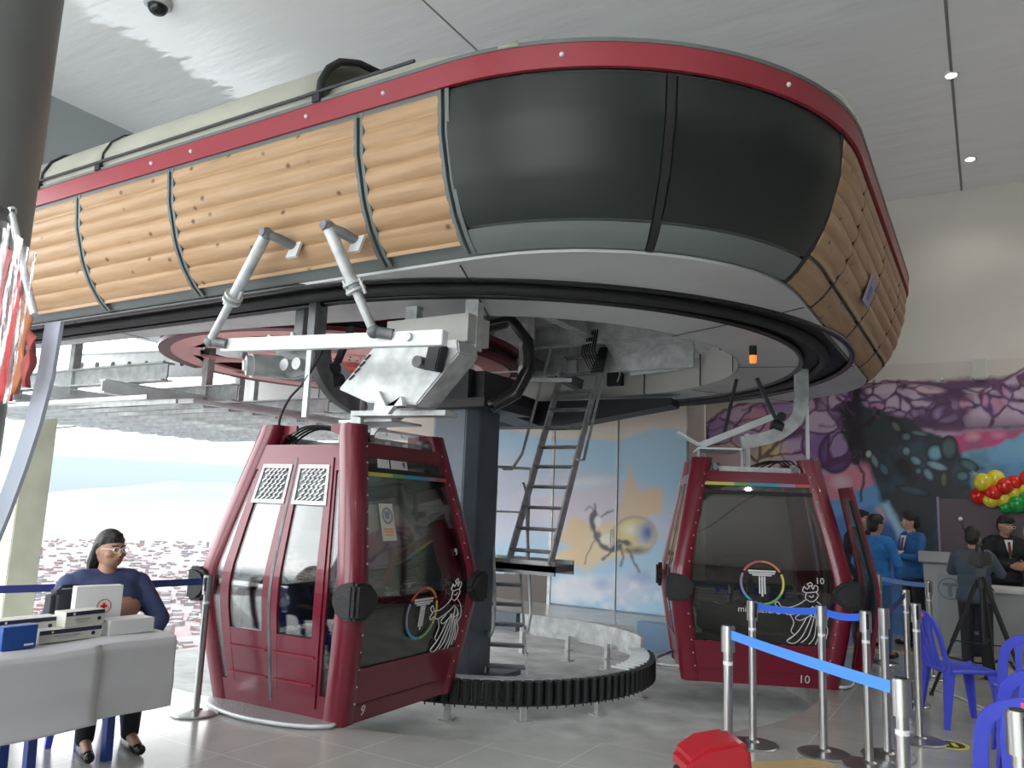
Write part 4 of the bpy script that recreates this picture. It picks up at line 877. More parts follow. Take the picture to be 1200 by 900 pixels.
        for q in range(7):
            for r_ in range(5):
                p, _ = csurf('y-', lerp(u0+.13, u1-.17, (r_+.5*(q % 2))/4.6), 1.595+q*.035, off); p.x += dx; b.bar(p, p+Vector((.05, 0, .028)), .012, .012, (0, 1, 0))
        b.build('vent_mesh', 'galv', d)
        b = B(); cp(b, 'y-', u0+.09, u1-.09, 1.57, 1.86, .01, off-.006, dx=dx); b.build('vent_panel', 'galv_dark', d)
        e_ = u1 if k == 0 else u0
        b = B(); cp(b, 'y-', e_-.012, e_+.012, .1, 1.92, .04, off+.004, dx=dx); b.build('door_seal', 'galv_dark' if not dopen else 'black', d)
        if dopen:
            b = B(); cp(b, 'y-', u0+.0, u0+.12, .3, 1.8, .03, off-.02, dx=dx); b.build('door_edge', 'black', d)
    # step plate
    b = B(); N = 14; P = [(-.62, 0)]+[(-.62+1.24*k/N, -.10-.20*math.sin(PI*k/N)**.6) for k in range(N+1)]+[(.62, 0)]
    b.prism(P, (0, -.70, .006), (1, 0, 0), (0, 1, 0), (0, 0, .03)); st = b.build('step_plate', 'tread', t)
    b = B(); b.tube([(-.62, -.70, .024)]+[(x, -.70+y, .024) for x, y in P[1:-1]]+[(.62, -.70, .024)], .014, 8); b.build('step_rim', 'galv_light', st, smooth=True)
    # rear side
    b = B(); cp(b, 'y+', -.84, .84, .0, .36, .04); cp(b, 'y+', -.84, .84, 1.93, 2.03, .05); cp(b, 'y+', -.03, .03, .36, 1.93, .03); b.build('rear_frame', 'red', t)
    b = B(); cp(b, 'y+', -.82, .82, .36, 1.93, .012, -.005); b.build('rear_window', 'glass_clear', t, smooth=.5)
    b = B(); b.bx((-.6, .55, .45), (.6, .6, .62)); pp = b.build('perforated_panel', 'box_cream', t)
    b = B()
    for x in np.linspace(-.52, .52, 10):
        for j, z in enumerate((.5, .57)): b.cyl((x+.05*j, .54, z), (x+.05*j, .552, z), .02, n=12)
    b.build('panel_holes', 'iron', pp)
    b = B(); b.tube([(-.6, .62, .12), (-.2, .95, .05), (.2, .95, .05), (.6, .62, .12)], .018, 8); b.build('guide_loop', 'galv', t, smooth=True)
    # roof gear
    b = B(); b.bar((-.5, -.12, 2.06), (.5, -.12, 2.06), .07, .07); b.bar((-.5, .12, 2.06), (.5, .12, 2.06), .07, .07); b.bar((-.42, -.5, 2.09), (-.42, .5, 2.09), .05, .05); b.bar((.42, -.5, 2.09), (.42, .5, 2.09), .05, .05); b.build('roof_frame', 'galv', t)
    for x, y in ((-.42, -.4), (.42, -.4), (.42, .4), (-.42, .4)):
        b = B(); b.cyl((x, y, 2.03), (x, y, 2.15), .045); b.cyl((x-.09, y, 2.1), (x+.09, y, 2.1), .03); b.build('damper', 'galv_dark', t, smooth=.6)
    b = B(); b.bx((-.36, -.3, 2.02), (.36, .3, 2.075)); b.build('roof_box', 'galv_dark', t)
    for k in range(4):
        b = B(); b.tube(smoothP([(-.45+.05*k, -.45, 2.05), (-.2, -.42+.06*k, 2.2), (.1, -.3+.1*k, 2.19-.02*k), (.44, -.2+.1*k, 2.06)], 6), .009, 6); b.build('roof_cable', 'black', t, smooth=True)
    b = B(); b.box((0, 0, 2.27), (.12, .05, .46)); b.box((0, 0, 2.08), (.2, .2, .04)); b.build('hanger_plate', 'galv', t, bevel=.005)
    b = B(); b.cyl((-.0, -.04, 2.4), (-.0, .04, 2.4), .035); b.build('pivot', 'iron', t)
    A = smoothP([(0, .06, 2.4), (0, -.12, 2.44), (0, -.34, 2.52), (0, -.52, 2.68), (0, -.58, 2.9), (0, -.585, 3.1), (0, -.585, 3.25)], 5)
    def nf(i):
        a_ = Vector(A[max(0, i-1)]); c_ = Vector(A[min(len(A)-1, i+1)]); d_ = (c_-a_).normalized(); return (1, 0, 0), d_.cross(Vector((1, 0, 0)))
    b = B(); b.ribbon(A, nf, .075, .14); b.build('hanger_arm', 'galv' if num == 10 else 'galv_dark', t, smooth=.6)
    b = B(); b.bar((.0, -.64, 2.82), (.0, -.64, 2.25), .03, .05, (1, 0, 0)); b.build('guide_bar', 'galv_light', t)
    b = B(); b.bar((0, .5, 2.36), (0, -.32, 2.72), .09, .07); b.bar((0, .5, 2.36), (-.0, .75, 2.5), .16, .02); b.build('strut', 'galv_light', t)
    b = B(); b.bar((-.05, -.3, 2.66), (-.05, -.1, 3.12), .035, .06, (1, 0, 0)); b.build('link', 'iron', t)
    b = B(); b.bar((.06, .25, 2.45), (.06, .1, 3.12), .035, .06, (1, 0, 0)); b.build('link', 'iron', t)
    b = B(); b.cyl((0, -.38, 2.58), (0, -.26, 2.62), .06); b.cyl((-.05, -.36, 2.7), (.05, -.36, 2.7), .05); b.build('grip_spring', 'iron', t, smooth=.6)
    b = B(); b.bx((-.3, .1, 2.3), (.3, .55, 2.32)); b.build('roof_tray', 'galv_light', t)
    for y in (.1, .55):
        b = B(); b.prism([(0, 0), (.1, 0), (.04, -.06), (.02, -.24), (0, -.24)], (-.28, y-.01, 2.3), (1, 0, 0), (0, 0, 1), (0, .02, 0)); b.build('tray_bracket', 'galv', t)
    t.location = loc; t.rotation_euler = (0, 0, rz); return t
make_cabin(9, 'dark red gondola cabin 9 with closed doors, nearest at the left', (-4.72, 5.2, .0), math.radians(2))
make_cabin(10, 'dark red gondola cabin 10 with its door open, behind the blue belts', (-2.25, 8.74, .0), math.radians(114), dopen=.5)

# ------------------------------------------------------------------ guide arm hung on the station side near cabin 9
ga = thing('cabin_guide', 'galvanised horizontal cabin guide bar hung from two slanted pipes on the wood cladding', 'bracket')
b = B(); b.bar((-5.16, 4.08, 2.78), (-2.98, 4.06, 2.67), .07, .1); b.build('bar', 'galv_light', ga, bevel=.006)
b = B(); b.cyl((-3.25, 4.0, 2.69), (-3.25, 4.03, 2.69), .03); b.build('bolt', 'galv', ga)
for p, q in (((-5.2, 3.98, 2.80), (-4.36, 3.72, 3.47)), ((-3.52, 3.98, 2.74), (-3.74, 3.7, 3.42))):
    p, q = Vector(p), Vector(q); m_ = p.lerp(q, .42); b = B(); b.cyl(p, m_, .032); b.cyl(m_, q, .042); pi_ = b.build('pipe', 'galv', ga, smooth=.6)
    b = B(); d = (q-p).normalized(); b.cyl(m_-d*.03, m_-d*.01, .07); b.cyl(m_+d*.02, m_+d*.04, .07); b.cyl(m_+Vector((-.07, 0, 0))-d*.05, m_+Vector((-.07, 0, 0))+d*.06, .012, n=8); b.cyl(m_+Vector((.07, 0, 0))-d*.05, m_+Vector((.07, 0, 0))+d*.06, .012, n=8); b.build('collar', 'galv', ga)
    b = B(); b.sph(p, .05, 12); b.cyl(p, p+Vector((.12, .06, -.02)), .04); b.build('knuckle', 'galv_dark', ga, smooth=.6)
    b = B(); b.sph(q, .048, 12); b.cyl(q+Vector((0, -.05, 0)), q+Vector((0, .05, 0)), .03); b.tube([q, q+Vector((.07, .06, -.03)), q+Vector((.1, .2, -.06))], .035, 10); b.build('elbow', 'galv_dark', ga, smooth=.6)
    b = B(); b.box(q+Vector((.12, .16, -.09)), (.1, .02, .13), rx=-.35); b.build('fixing_plate', 'white', ga)
rebase(ga, (-4.1, 4.0, 2.7))
hb = thing('trip_housing', 'grey galvanised sheet housing hung beneath the guide arm, with slotted left face', 'housing')
b = B(); b.prism([(-4.08, 2.80), (-3.28, 2.80), (-3.26, 2.7), (-3.62, 2.33), (-4.1, 2.36), (-4.42, 2.48)], (0, 4.62, 0), (1, 0, 0), (0, 0, 1), (0, .26, 0)); b.build('shell', 'galv', hb, bevel=.012)
b = B(); 
for k in range(4): b.bar((-4.15-.05*k, 4.612, 2.70-.05*k), (-4.1-.05*k, 4.612, 2.735-.05*k), .012, .01, (0, 1, 0))
b.build('slots', 'iron', hb)
b = B(); b.prism([(0, .12), (.02, .12), (.1, 0), (.26, .0), (.24, .07), (.12, -.06), (-.02, -.04)], (-3.98, 4.58, 2.32), (1, 0, 0), (0, 0, 1), (0, .05, 0)); b.build('bracket', 'galv_light', hb)
b = B(); b.cyl((-3.55, 4.5, 2.63), (-3.55, 4.62, 2.63), .045); b.build('knob', 'galv_dark', hb, smooth=.6); b = B(); b.box((-3.42, 4.56, 2.66), (.12, .1, .2), ry=.2); b.build('latch', 'iron', hb, bevel=.01)
b = B(); b.bar((-4.45, 4.9, 2.31), (-3.5, 4.9, 2.29), .16, .04); b.build('lower_tray', 'galv', hb); b = B(); b.bar((-4.0, 5.0, 2.79), (-4.0, 5.0, 3.2), .08, .12, (1, 0, 0)); b.build('hanger', 'galv', hb); b = B(); b.bar((-3.4, 5.0, 2.79), (-3.4, 5.0, 3.2), .08, .12, (1, 0, 0)); b.build('hanger', 'galv', hb)
b = B(); b.box((-3.75, 5.0, 2.95), (.8, .3, .22)); b.build('upper_box', 'fascia', hb)
rebase(hb, (-3.8, 4.9, 3.2))
mo = thing('drive_motor', 'round grey motor clamped under the left end of the guide arm', 'motor')
b = B(); b.cyl((-5.22, 4.42, 2.68), (-5.02, 4.85, 2.72), .1); b.cyl((-5.24, 4.38, 2.677), (-5.2, 4.44, 2.682), .085); b.build('barrel', 'galv', mo, smooth=.6)
b = B(); b.cyl((-5.25, 4.36, 2.675), (-5.22, 4.41, 2.68), .045); b.build('shaft_ring', 'galv_light', mo, smooth=.6)
b = B(); b.prism([(-.12, .18), (.38, .18), (.42, .0), (.3, -.12), (.12, -.14), (-.02, -.02)], (-5.1, 4.62, 2.72), (1, 0, 0), (0, 0, 1), (0, .2, 0)); b.build('gear_case', 'galv_dark', mo, bevel=.015)
for x in (-4.98, -4.84):
    b = B(); b.cyl((x, 4.55, 2.7), (x, 4.7, 2.7), .05); b.build('pulley', 'galv', mo, smooth=.6)
b = B(); b.bar((-4.95, 4.7, 2.86), (-4.95, 4.7, 3.22), .1, .1, (1, 0, 0)); b.build('hanger', 'galv_dark', mo)
b = B(); b.bar((-5.15, 4.5, 2.85), (-4.8, 4.5, 2.87), .05, .04); b.cyl((-5.12, 4.5, 2.86), (-5.12, 4.5, 2.95), .02); b.cyl((-4.85, 4.5, 2.86), (-4.85, 4.5, 2.95), .02); b.build('clamp', 'galv_light', mo)
b = B(); b.tube(smoothP([(-4.6, 4.6, 2.8), (-4.72, 4.55, 2.55), (-4.95, 4.6, 2.4), (-5.05, 4.62, 2.2), (-4.98, 4.7, 2.08)], 5), .01, 6); b.build('cable', 'black', mo, smooth=True)
rebase(mo, (-5, 4.6, 3.2))

# ------------------------------------------------------------------ barrier posts and belts
def make_post():
    t = thing('barrier_post', 'x', 'barrier post', 'steel belt barrier posts')
    b = B(); b.lathe([(0, 0), (.175, 0), (.178, .006), (.17, .014), (.05, .028), (.035, .04), (0, .04)], n=40); b.build('base', 'brushed', t, smooth=.5)
    b = B(); b.cyl((0, 0, .03), (0, 0, .9), .026, n=24); b.build('pole', 'brushed', t, smooth=.7)
    b = B(); b.cyl((0, 0, .86), (0, 0, .995), .038, n=28); b.cyl((0, 0, .99), (0, 0, 1.0), .034, n=28); h = b.build('head', 'brushed', t, smooth=.7)
    b = B(); b.box((0, -.037, .935), (.016, .012, .1)); b.build('slot', 'black', h); b = B(); b.cyl((0, 0, .79), (0, 0, .81), .0268, n=24); b.build('collar_band', 'galv_light', t, smooth=.7)
    b = B(); b.cyl((0, 0, 1.0), (0, 0, 1.004), .024, n=20); b.build('cap', 'black', h); return t
p0_ = make_post(); KM = kids_map(); posts = {}
PL = dict(A=(-1.28, 4.54, 'barrier post between the red case and cabin 10, start of the bright blue belt'), B=(-1.52, 6.02, 'barrier post in front of the round logo of cabin 10'), C=(-1.06, 6.12, 'barrier post in front of the line drawing on cabin 10'),
          D=(-.76, 6.03, 'barrier post at the right edge of cabin 10, end of the rear blue belt'), E=(-.68, 6.35, 'barrier post just right of cabin 10 with a wide round base'), F=(-.33, 3.58, 'tall near barrier post holding the lower end of the bright blue belt'),
          G=(-.52, 6.95, 'barrier post touching the back of the blue chair'), H=(-.7, 8.29, 'thin far barrier post at the end of the dark navy belt'), I=(-.6, 9.8, 'far barrier post standing right before the grey lectern'),
          K=(-1.15, 10.4, 'far barrier post in front of the person seen from behind'), L=(-5.12, 4.12, 'leaning looking barrier post at the left beside cabin 9'), J=(.05, 3.26, 'barrier post at the right edge, before the near blue chair'))
for i, (k_, (x, y, lab)) in enumerate(PL.items()):
    o = p0_ if i == 0 else copy_tree(p0_, None, KM); o.location = (x, y, 0); o.rotation_euler = (0, 0, random.uniform(0, 6)); o['label'] = lab; posts[k_] = (x, y)
def belt(p, q, label, m, z=.955, z2=None, sag=.012, h=.048):
    z2 = z if z2 is None else z2; p, q = Vector((*p, z)), Vector((*q, z2)); d = (q-p).normalized(); s_ = Vector((-d.y, d.x, 0)); p += d*.04; q -= d*.04; b = B()
    pts = [p.lerp(q, k/12)-Vector((0, 0, sag*4*(k/12)*(1-k/12))) for k in range(13)]
    b.ribbon(pts, lambda i: ((0, 0, 1), s_), h, .003); return tag(b.build('barrier_belt', m), label, 'barrier belt', 'blue barrier belts')
P_ = posts
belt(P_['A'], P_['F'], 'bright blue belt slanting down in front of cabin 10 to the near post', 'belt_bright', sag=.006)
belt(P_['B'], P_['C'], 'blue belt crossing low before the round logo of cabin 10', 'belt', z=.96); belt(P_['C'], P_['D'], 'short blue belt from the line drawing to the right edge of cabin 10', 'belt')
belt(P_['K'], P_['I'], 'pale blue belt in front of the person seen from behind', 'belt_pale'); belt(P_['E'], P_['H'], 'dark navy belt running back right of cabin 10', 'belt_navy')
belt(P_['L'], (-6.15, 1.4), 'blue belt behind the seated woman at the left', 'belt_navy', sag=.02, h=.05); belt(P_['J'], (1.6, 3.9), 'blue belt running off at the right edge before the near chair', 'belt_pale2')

# ------------------------------------------------------------------ blue plastic chairs
def make_chair(marked=True):
    t = thing('plastic_chair', 'x', 'chair', 'blue plastic chairs')
    b = B()
    b.grid(lambda p, q: (((p-.5)*(.40+.02*q), (q-.5)*.40, .435+.012*math.cos((p-.5)*PI)*0+.02*(abs(p-.5)*2)**3+.015*(q > .9)), (0, 0, 1)), 10, 10, .018); b.build('seat', 'chair_blue', t, smooth=.7)
    b = B(); b.tube([(-.2, .2, .44), (-.205, -.0, .445), (-.2, -.19, .44)], .018, 8); b.tube([(.2, .2, .44), (.205, 0, .445), (.2, -.19, .44)], .018, 8); b.tube([(-.2, .2, .44), (.2, .2, .44)], .02, 8); b.build('seat_rim', 'chair_blue', t, smooth=True)
    A = smoothP([(-.2, -.17, .42), (-.205, -.2, .55), (-.2, -.235, .7), (-.17, -.26, .8), (-.09, -.275, .85), (0, -.278, .86), (.09, -.275, .85), (.17, -.26, .8), (.2, -.235, .7), (.205, -.2, .55), (.2, -.17, .42)], 5)
    def nf(i):
        a_, c_ = Vector(A[max(0, i-1)]), Vector(A[min(len(A)-1, i+1)]); d_ = (c_-a_).normalized(); n_ = Vector((0, 1, .15)).normalized(); return d_.cross(n_).normalized(), n_
    b = B(); b.ribbon(A, nf, .06, .022); fr = b.build('back_frame', 'chair_blue', t, smooth=.8, bevel=.004)
    if marked:
        b = B(); AA = A[22:29]; b.ribbon([(x, y-.012, z) for x, y, z in AA], lambda i: nf(i+22), .03, .004); b.build('pink_smudge', 'pink', fr)
    for x in (-.11, -.037, .037, .11):
        b = B(); b.ribbon([(x*.85, -.19, .45), (x, -.235, .6), (x*1.05, -.262, .72), (x*.95, -.27, .835)], lambda i: ((1, 0, 0), (0, 1, .15)), .038, .012); b.build('back_slat', 'chair_blue', t)
    for sx in (-1, 1):
        for sy in (-1, 1):
            b = B(); x0, y0 = sx*.18, sy*.175; x1, y1 = sx*.225, sy*.235
            b.prism([(-.035, 0), (.035, 0), (.035, .02), (-.035, .02)], (0, 0, 0), (1, 0, 0), (0, 1, 0), (0, 0, .01)); b.bm.clear()
            r = [[b.bm.verts.new(v) for v in ((x0*1-sx*.04, y0+sy*.02, .43), (x0+sx*.03, y0+sy*.02, .43), (x0+sx*.03, y0-sy*.05, .43), (x0+sx*.015, y0-sy*.05, .43), (x0+sx*.015, y0+sy*.005, .43), (x0-sx*.04, y0+sy*.005, .43))],
                 [b.bm.verts.new(v) for v in ((x1-sx*.02, y1+sy*.0, 0), (x1+sx*.015, y1, 0), (x1+sx*.015, y1-sy*.035, 0), (x1+sx*.003, y1-sy*.035, 0), (x1+sx*.003, y1-sy*.012, 0), (x1-sx*.02, y1-sy*.012, 0))]]
            for j in range(6): b.bm.faces.new((r[0][j], r[0][(j+1) % 6], r[1][(j+1) % 6], r[1][j]))
            b.bm.faces.new(r[0]); b.bm.faces.new(r[1][::-1]); b.build('leg', 'chair_blue', t)
    return t
c0 = make_chair(); KM = kids_map()
for i, (x, y, rz, lab) in enumerate(((-.28, 7.78, math.radians(-62), 'blue plastic chair with a pink smudge, beside the two barrier posts and the tripod'), (.2, 6.9, math.radians(8), 'blue plastic chair at the right edge, farthest back of the three in line'), (.2, 5.3, math.radians(4), 'blue plastic chair, middle of the three in line at the right edge'),
        (.1, 4.42, math.radians(6), 'nearest blue plastic chair at the lower right, behind the edge barrier post'), (-5.55, 2.45, math.radians(-100), 'blue plastic chair at the left edge behind the white covered table'))):
    o = c0 if i == 0 else copy_tree(c0, None, KM); o.location = (x, y, 0); o.rotation_euler = (0, 0, rz); o['label'] = lab

# ------------------------------------------------------------------ red case at the bottom edge
rc = thing('tool_case', 'glossy red plastic case with a sloping lid standing near the camera', 'case', loc=(-1.17, 3.86, 0), rz=math.radians(38))
b = B(); b.prism([(-.15, .42), (-.15, .50), (-.05, .565), (.1, .59), (.15, .56), (.16, .42)], (0, -.12, 0), (1, 0, 0), (0, 0, 1), (0, .24, 0)); b.build('lid', 'suitcase_red', rc, bevel=.022, smooth=.6)
b = B(); b.box((0, 0, .40), (.29, .225, .045)); b.build('seal', 'black', rc, bevel=.006)
b = B(); b.box((0, 0, .21), (.27, .21, .36)); b.build('body', 'suitcase_red', rc, bevel=.02)
b = B(); b.box((-.03, -.11, .3), (.05, .02, .2)); b.build('strap', 'black', rc)
for x in (-.11, .11):
    for y in (-.08, .08):
        b = B(); b.cyl((x-.01, y, .022), (x+.01, y, .022), .022, n=14); b.build('wheel', 'black', rc)

# ------------------------------------------------------------------ white covered table at the left with boxes
tb = thing('folding_table', 'blue plastic table under a white cover at the lower left', 'table')
b = B(); b.bx((-5.0, .6, .70), (-4.38, 3.27, .74)); b.build('table_top', 'table_blue', tb, bevel=.01)
for x in (-4.62, -4.9):
    for y in (3.08, 2.62, .8):
        b = B(); b.bar((x, y, .7), (x-.01, y+.03, 0), .05, .045, (1, 0, 0)); b.build('leg', 'table_blue', tb)
rebase(tb, (-4.7, 2, 0))
def clothf(y0, y1, xo, zb, name, ph):
    prof = [(-5.03, .5), (-5.03, .735), (-5.01, .752), (-4.6, .754), (-4.41, .752), (-4.365, .735), (-4.35, .70), (-4.352, .6), (-4.347, .5), (-4.35, .4), (-4.345, zb)]
    def fn(p, q):
        y = lerp(y0, y1, p); k = q*(len(prof)-1); i = min(int(k), len(prof)-2); f = k-i; x = lerp(prof[i][0], prof[i+1][0], f); z = lerp(prof[i][1], prof[i+1][1], f)
        dr_ = max(0, .7-z); x += (xo+.022*dr_*math.sin(y*5+ph)+.02*dr_*math.sin(z*16+y*1.5+ph)) * (1 if x > -4.6 else -1)*(1 if z < .73 else 0); z += .004*math.sin(y*9+x*7)
        return (x, y, z), (1, 0, .3)
    b = B(); b.grid(fn, 40, 60, .004); return b.build(name, 'paper', None, smooth=True)
o = clothf(.6, 2.82, .012, .31, 'table_cover', 0); tag(o, 'white paper cover hanging over the left part of the table', 'table cover', 'white table covers'); rebase_mesh(o, (-4.7, 1.7, .755))
o = clothf(2.76, 3.31, .0, .325, 'table_cover', 2); tag(o, 'creased white paper cover over the right end of the table', 'table cover', 'white table covers'); rebase_mesh(o, (-4.7, 3.0, .75))
def pbox(name, lab, c, d, rz, m='box_cream', extra=None):
    t = thing(name, lab, 'box', 'boxes on the white table', loc=c, rz=rz); b = B(); b.box((0, 0, d[2]/2), d); b.build('carton', m, t, bevel=.002)
    if extra: extra(t, d)
    return t
def printed(t, d):
    x = d[0]/2+.001
    b = B(); b.box((x, 0, d[2]-.013), (.002, d[1]*.99, .022)); b.build('dark_stripe', 'navy_print', t)
    b = B(); b.cyl((x-.001, d[1]*.36, d[2]*.42), (x+.002, d[1]*.36, d[2]*.42), .011, n=16); b.build('round_print', 'navy_print', t)
    b = B(); b.box((x, -.02, d[2]*.45), (.002, d[1]*.4, .005)); b.build('print_line', 'print_grey', t)
    b = B(); b.box((x, -.02, d[2]*.3), (.002, d[1]*.3, .003)); b.build('print_line', 'print_grey', t)
    b = B(); b.box((x, -d[1]*.3, d[2]-.013), (.003, .012, .012)); b.build('white_print', 'white', t)
def redcross(t, d):
    x = d[0]/2+.001; b = B(); arcband(b, frame((x, .03, d[2]*.55), (0, 1, 0), (0, 0, 1)), .038, .042, 0, 2*PI, 24); b.build('emblem_ring', 'cab_red2', t)
    b = B(); b.box((x, .03, d[2]*.55), (.003, .04, .014)); b.box((x, .03, d[2]*.55), (.003, .014, .04)); b.build('red_cross', 'cross_red', t)
pbox('first_aid_box', 'upright white box with a red cross in front of the seated woman', (-4.72, 2.99, .757), (.07, .27, .27), math.radians(-12), 'white', redcross)
pbox('carton_box', 'flat plain white carton at the right end of the table', (-4.56, 3.09, .757), (.16, .28, .085), math.radians(-4), 'white')
pbox('glove_box', 'long printed carton at the bottom of the stack, dark stripe', (-4.56, 2.72, .757), (.12, .36, .07), 0, 'box_cream', printed)
pbox('glove_box', 'printed carton with dark stripe on top of the long printed carton', (-4.57, 2.80, .828), (.11, .24, .085), math.radians(3), 'box_cream', printed)
pbox('glove_box', 'printed carton lying left of the top carton, above the blue box', (-4.66, 2.52, .80), (.12, .36, .085), math.radians(-2), 'box_cream', printed)
pbox('glove_box', 'printed carton hidden below the left carton', (-4.68, 2.42, .757), (.12, .26, .042), 0, 'box_cream')
pbox('blue_box', 'small deep blue box at the left end of the carton stack', (-4.47, 2.4, .757), (.08, .18, .12), math.radians(2), 'box_blue', lambda t, d: (lambda b: (b.box((d[0]/2+.001, .05, .02), (.002, .05, .01)), b.build('print', 'white', t)))(B()))
hd = thing('handbag', 'dark grey bag standing behind the printed cartons beside the woman', 'bag', loc=(-4.9, 2.9, .757))
b = B(); b.box((0, 0, .12), (.12, .22, .24)); b.build('body', 'seat_dark', hd, bevel=.03, smooth=.6); b = B(); b.tube([(0, -.09, .2), (.03, -.05, .26), (.03, .05, .26), (0, .09, .2)], .01); b.build('strap', 'black', hd)

# ------------------------------------------------------------------ plastic wrapped flag close to the camera
fg = thing('wrapped_flag', 'red striped flag wrapped in clear plastic film, at the left edge before the column', 'flag')
b = B(); b.cyl((-2.55, 1.28, 2.50), (-2.32, 1.28, 2.13), .012); b.sph((-2.55, 1.28, 2.51), .017, 12); b.build('cross_bar', 'chrome', fg, smooth=.6)
def filmf(x0, x1, z0, z1, y, ph, amp=.03, nx=26, nz=20, tap=0.):
    def fn(p, q):
        z = lerp(z1, z0, q); x = lerp(x0, x1, p)+tap*q*(p); return (x, y+amp*math.sin(p*22+ph+q*3)+.5*amp*math.sin(p*47+q*9+ph), z+(-.55*(p))*(1-q)*(x1-x0)*1.2), (0, -1, 0)
    return fn
b = B(); b.grid(filmf(-2.62, -2.32, 1.85, 2.52, 1.25, 0, .016), 30, 20, 0); b.build('film', 'film', fg, smooth=True)
for k, (x0, x1, m_) in enumerate(((-2.62, -2.55, 'cab_red2'), (-2.5, -2.46, 'cross_red'), (-2.43, -2.40, 'cab_orange'), (-2.37, -2.34, 'cab_red2'))):
    b = B(); b.grid(filmf(x0, x1, 1.85+.02*k, 2.42-.11*k, 1.30, k*2, .012), 8, 10, .003); b.build('flag_strip', m_, fg, smooth=True)
b = B(); P0 = [(-2.315, 2.13), (-2.325, 1.95), (-2.36, 1.8), (-2.41, 1.66), (-2.47, 1.52), (-2.53, 1.4)]
b.prism([(x, z) for x, z in P0]+[(x-.09, z) for k, (x, z) in reversed(list(enumerate(P0)))], (0, 1.36, 0), (1, 0, 0), (0, 0, 1), (0, .012, 0)); b.build('grey_cloth', 'cloth_grey', fg, smooth=.6)
b = B(); b.cyl((-2.55, .58, .03), (-2.55, .58, 2.52), .016); b.bar((-2.55, .58, 2.5), (-2.55, 1.28, 2.5), .02, .02); b.build('pole', 'chrome', fg); b = B(); b.lathe([(0, 0), (.16, 0), (.16, .02), (.03, .05), (0, .05)], (-2.55, .58, 0)); b.build('foot', 'brushed', fg, smooth=.5)
rebase(fg, (-2.55, .58, 0)); fg.location.x -= .2

# ------------------------------------------------------------------ ceiling fittings
def downlight(x, y, lab, e=60):
    t = thing('downlight', lab, 'ceiling light', 'round ceiling downlights', loc=(x, y, ZC))
    b = B(); b.lathe([(.055, 0), (.085, 0), (.08, -.012), (.055, -.012), (.055, -.0001)], n=28, caps=False); b.build('trim_ring', 'white_gloss', t)
    b = B(); b.cyl((0, 0, -.004), (0, 0, -.009), .054, n=24); b.build('diffuser', 'lamp', t)
    l = bpy.data.lights.new('downlight_lamp', 'SPOT'); l.energy = e; l.spot_size = 2.4; l.spot_blend = .6; l.shadow_soft_size = .05; l.color = (1, .96, .9)
    o = bpy.data.objects.new('downlight_lamp', l); o.location = (0, 0, -.03); col.objects.link(o); o.parent = t
downlight(-.15, 9.57, 'nearer of the two lit downlights in the right part of the ceiling', 18); downlight(-.01, 12.05, 'farther lit downlight, close to the top of the back wall', 9)
for i, (x, y) in enumerate(((2.6, 1.5), (2.9, 11.6), (5.2, 4), (5.2, 8), (5.2, 12))): downlight(x, y, 'unseen round downlight added on the right to brighten the room', 60)  # extra downlights out of view, added to brighten the right side
dm = thing('dome_camera', 'dark dome security camera on the ceiling at the top left', 'security camera', loc=(-7.15, 4.43, ZC))
b = B(); b.lathe([(0, 0), (.14, 0), (.14, -.05), (.12, -.07), (0, -.07)], n=32); b.build('housing', 'galv', dm, smooth=.6); b = B(); b.sph((0, 0, -.07), (.1, .1, .09), 24); b.build('dome', 'black_gloss', dm, smooth=True)
sp = thing('wall_speaker', 'small white loudspeaker box high on the back wall', 'loudspeaker', loc=(-.03, YB-.005, 3.86)); b = B(); b.box((0, -.07, 0), (.2, .14, .32)); b.build('cabinet', 'white', sp, bevel=.02); b = B(); b.box((0, -.145, 0), (.16, .006, .27)); b.build('grille', 'box_cream', sp, bevel=.002)
sp = thing('alarm_sounder', 'tiny cream sounder on the back wall left of the loudspeaker', 'sensor', loc=(-.55, YB-.005, 3.76)); b = B(); b.box((0, -.03, 0), (.09, .06, .14)); b.build('housing', 'box_cream', sp, bevel=.01); b = B(); b.sph((.03, -.07, -.03), .03, 12); b.build('sounder', 'white', sp, smooth=True)

# ------------------------------------------------------------------ stage corner: backdrop, balloons, lectern, desk, tripod
bd = thing('backdrop', 'dull purple event backdrop board behind the lectern, under the balloons', 'backdrop', loc=(.75, 13.05, 0))
b = B(); b.box((0, 0, 1.0), (2.76, .04, 1.96)); b.build('board', 'purple', bd); b = B(); b.box((-1.385, 0, 1.0), (.03, .06, 2.0)); b.build('edge_frame', 'cab_lilac', bd)
for x in (-1.2, 1.2):
    b = B(); b.box((x, 0, .02), (.06, .5, .04)); b.build('foot', 'iron', bd)
arc = frame((-.19, -.024, 1.55), (1, 0, 0), (0, 0, 1)); b = B(); arcband(b, arc, .17, .185, 0, 2*PI, 30); b.build('round_logo', 'cab_lilac', bd); b = B(); b.box((-.19, -.024, 1.6), (.22, .004, .05)); b.box((-.19, -.024, 1.5), (.06, .004, .18)); b.build('letter_t', 'cab_lilac', bd)
text('backdrop_words', 'mi Teleférico', .13, 'shirt', bd, frame((.02, -.024, 1.28), (1, 0, 0), (0, 0, 1)))
blab = {'bal_yellow': 'yellow', 'bal_red': 'red', 'bal_green': 'green'}
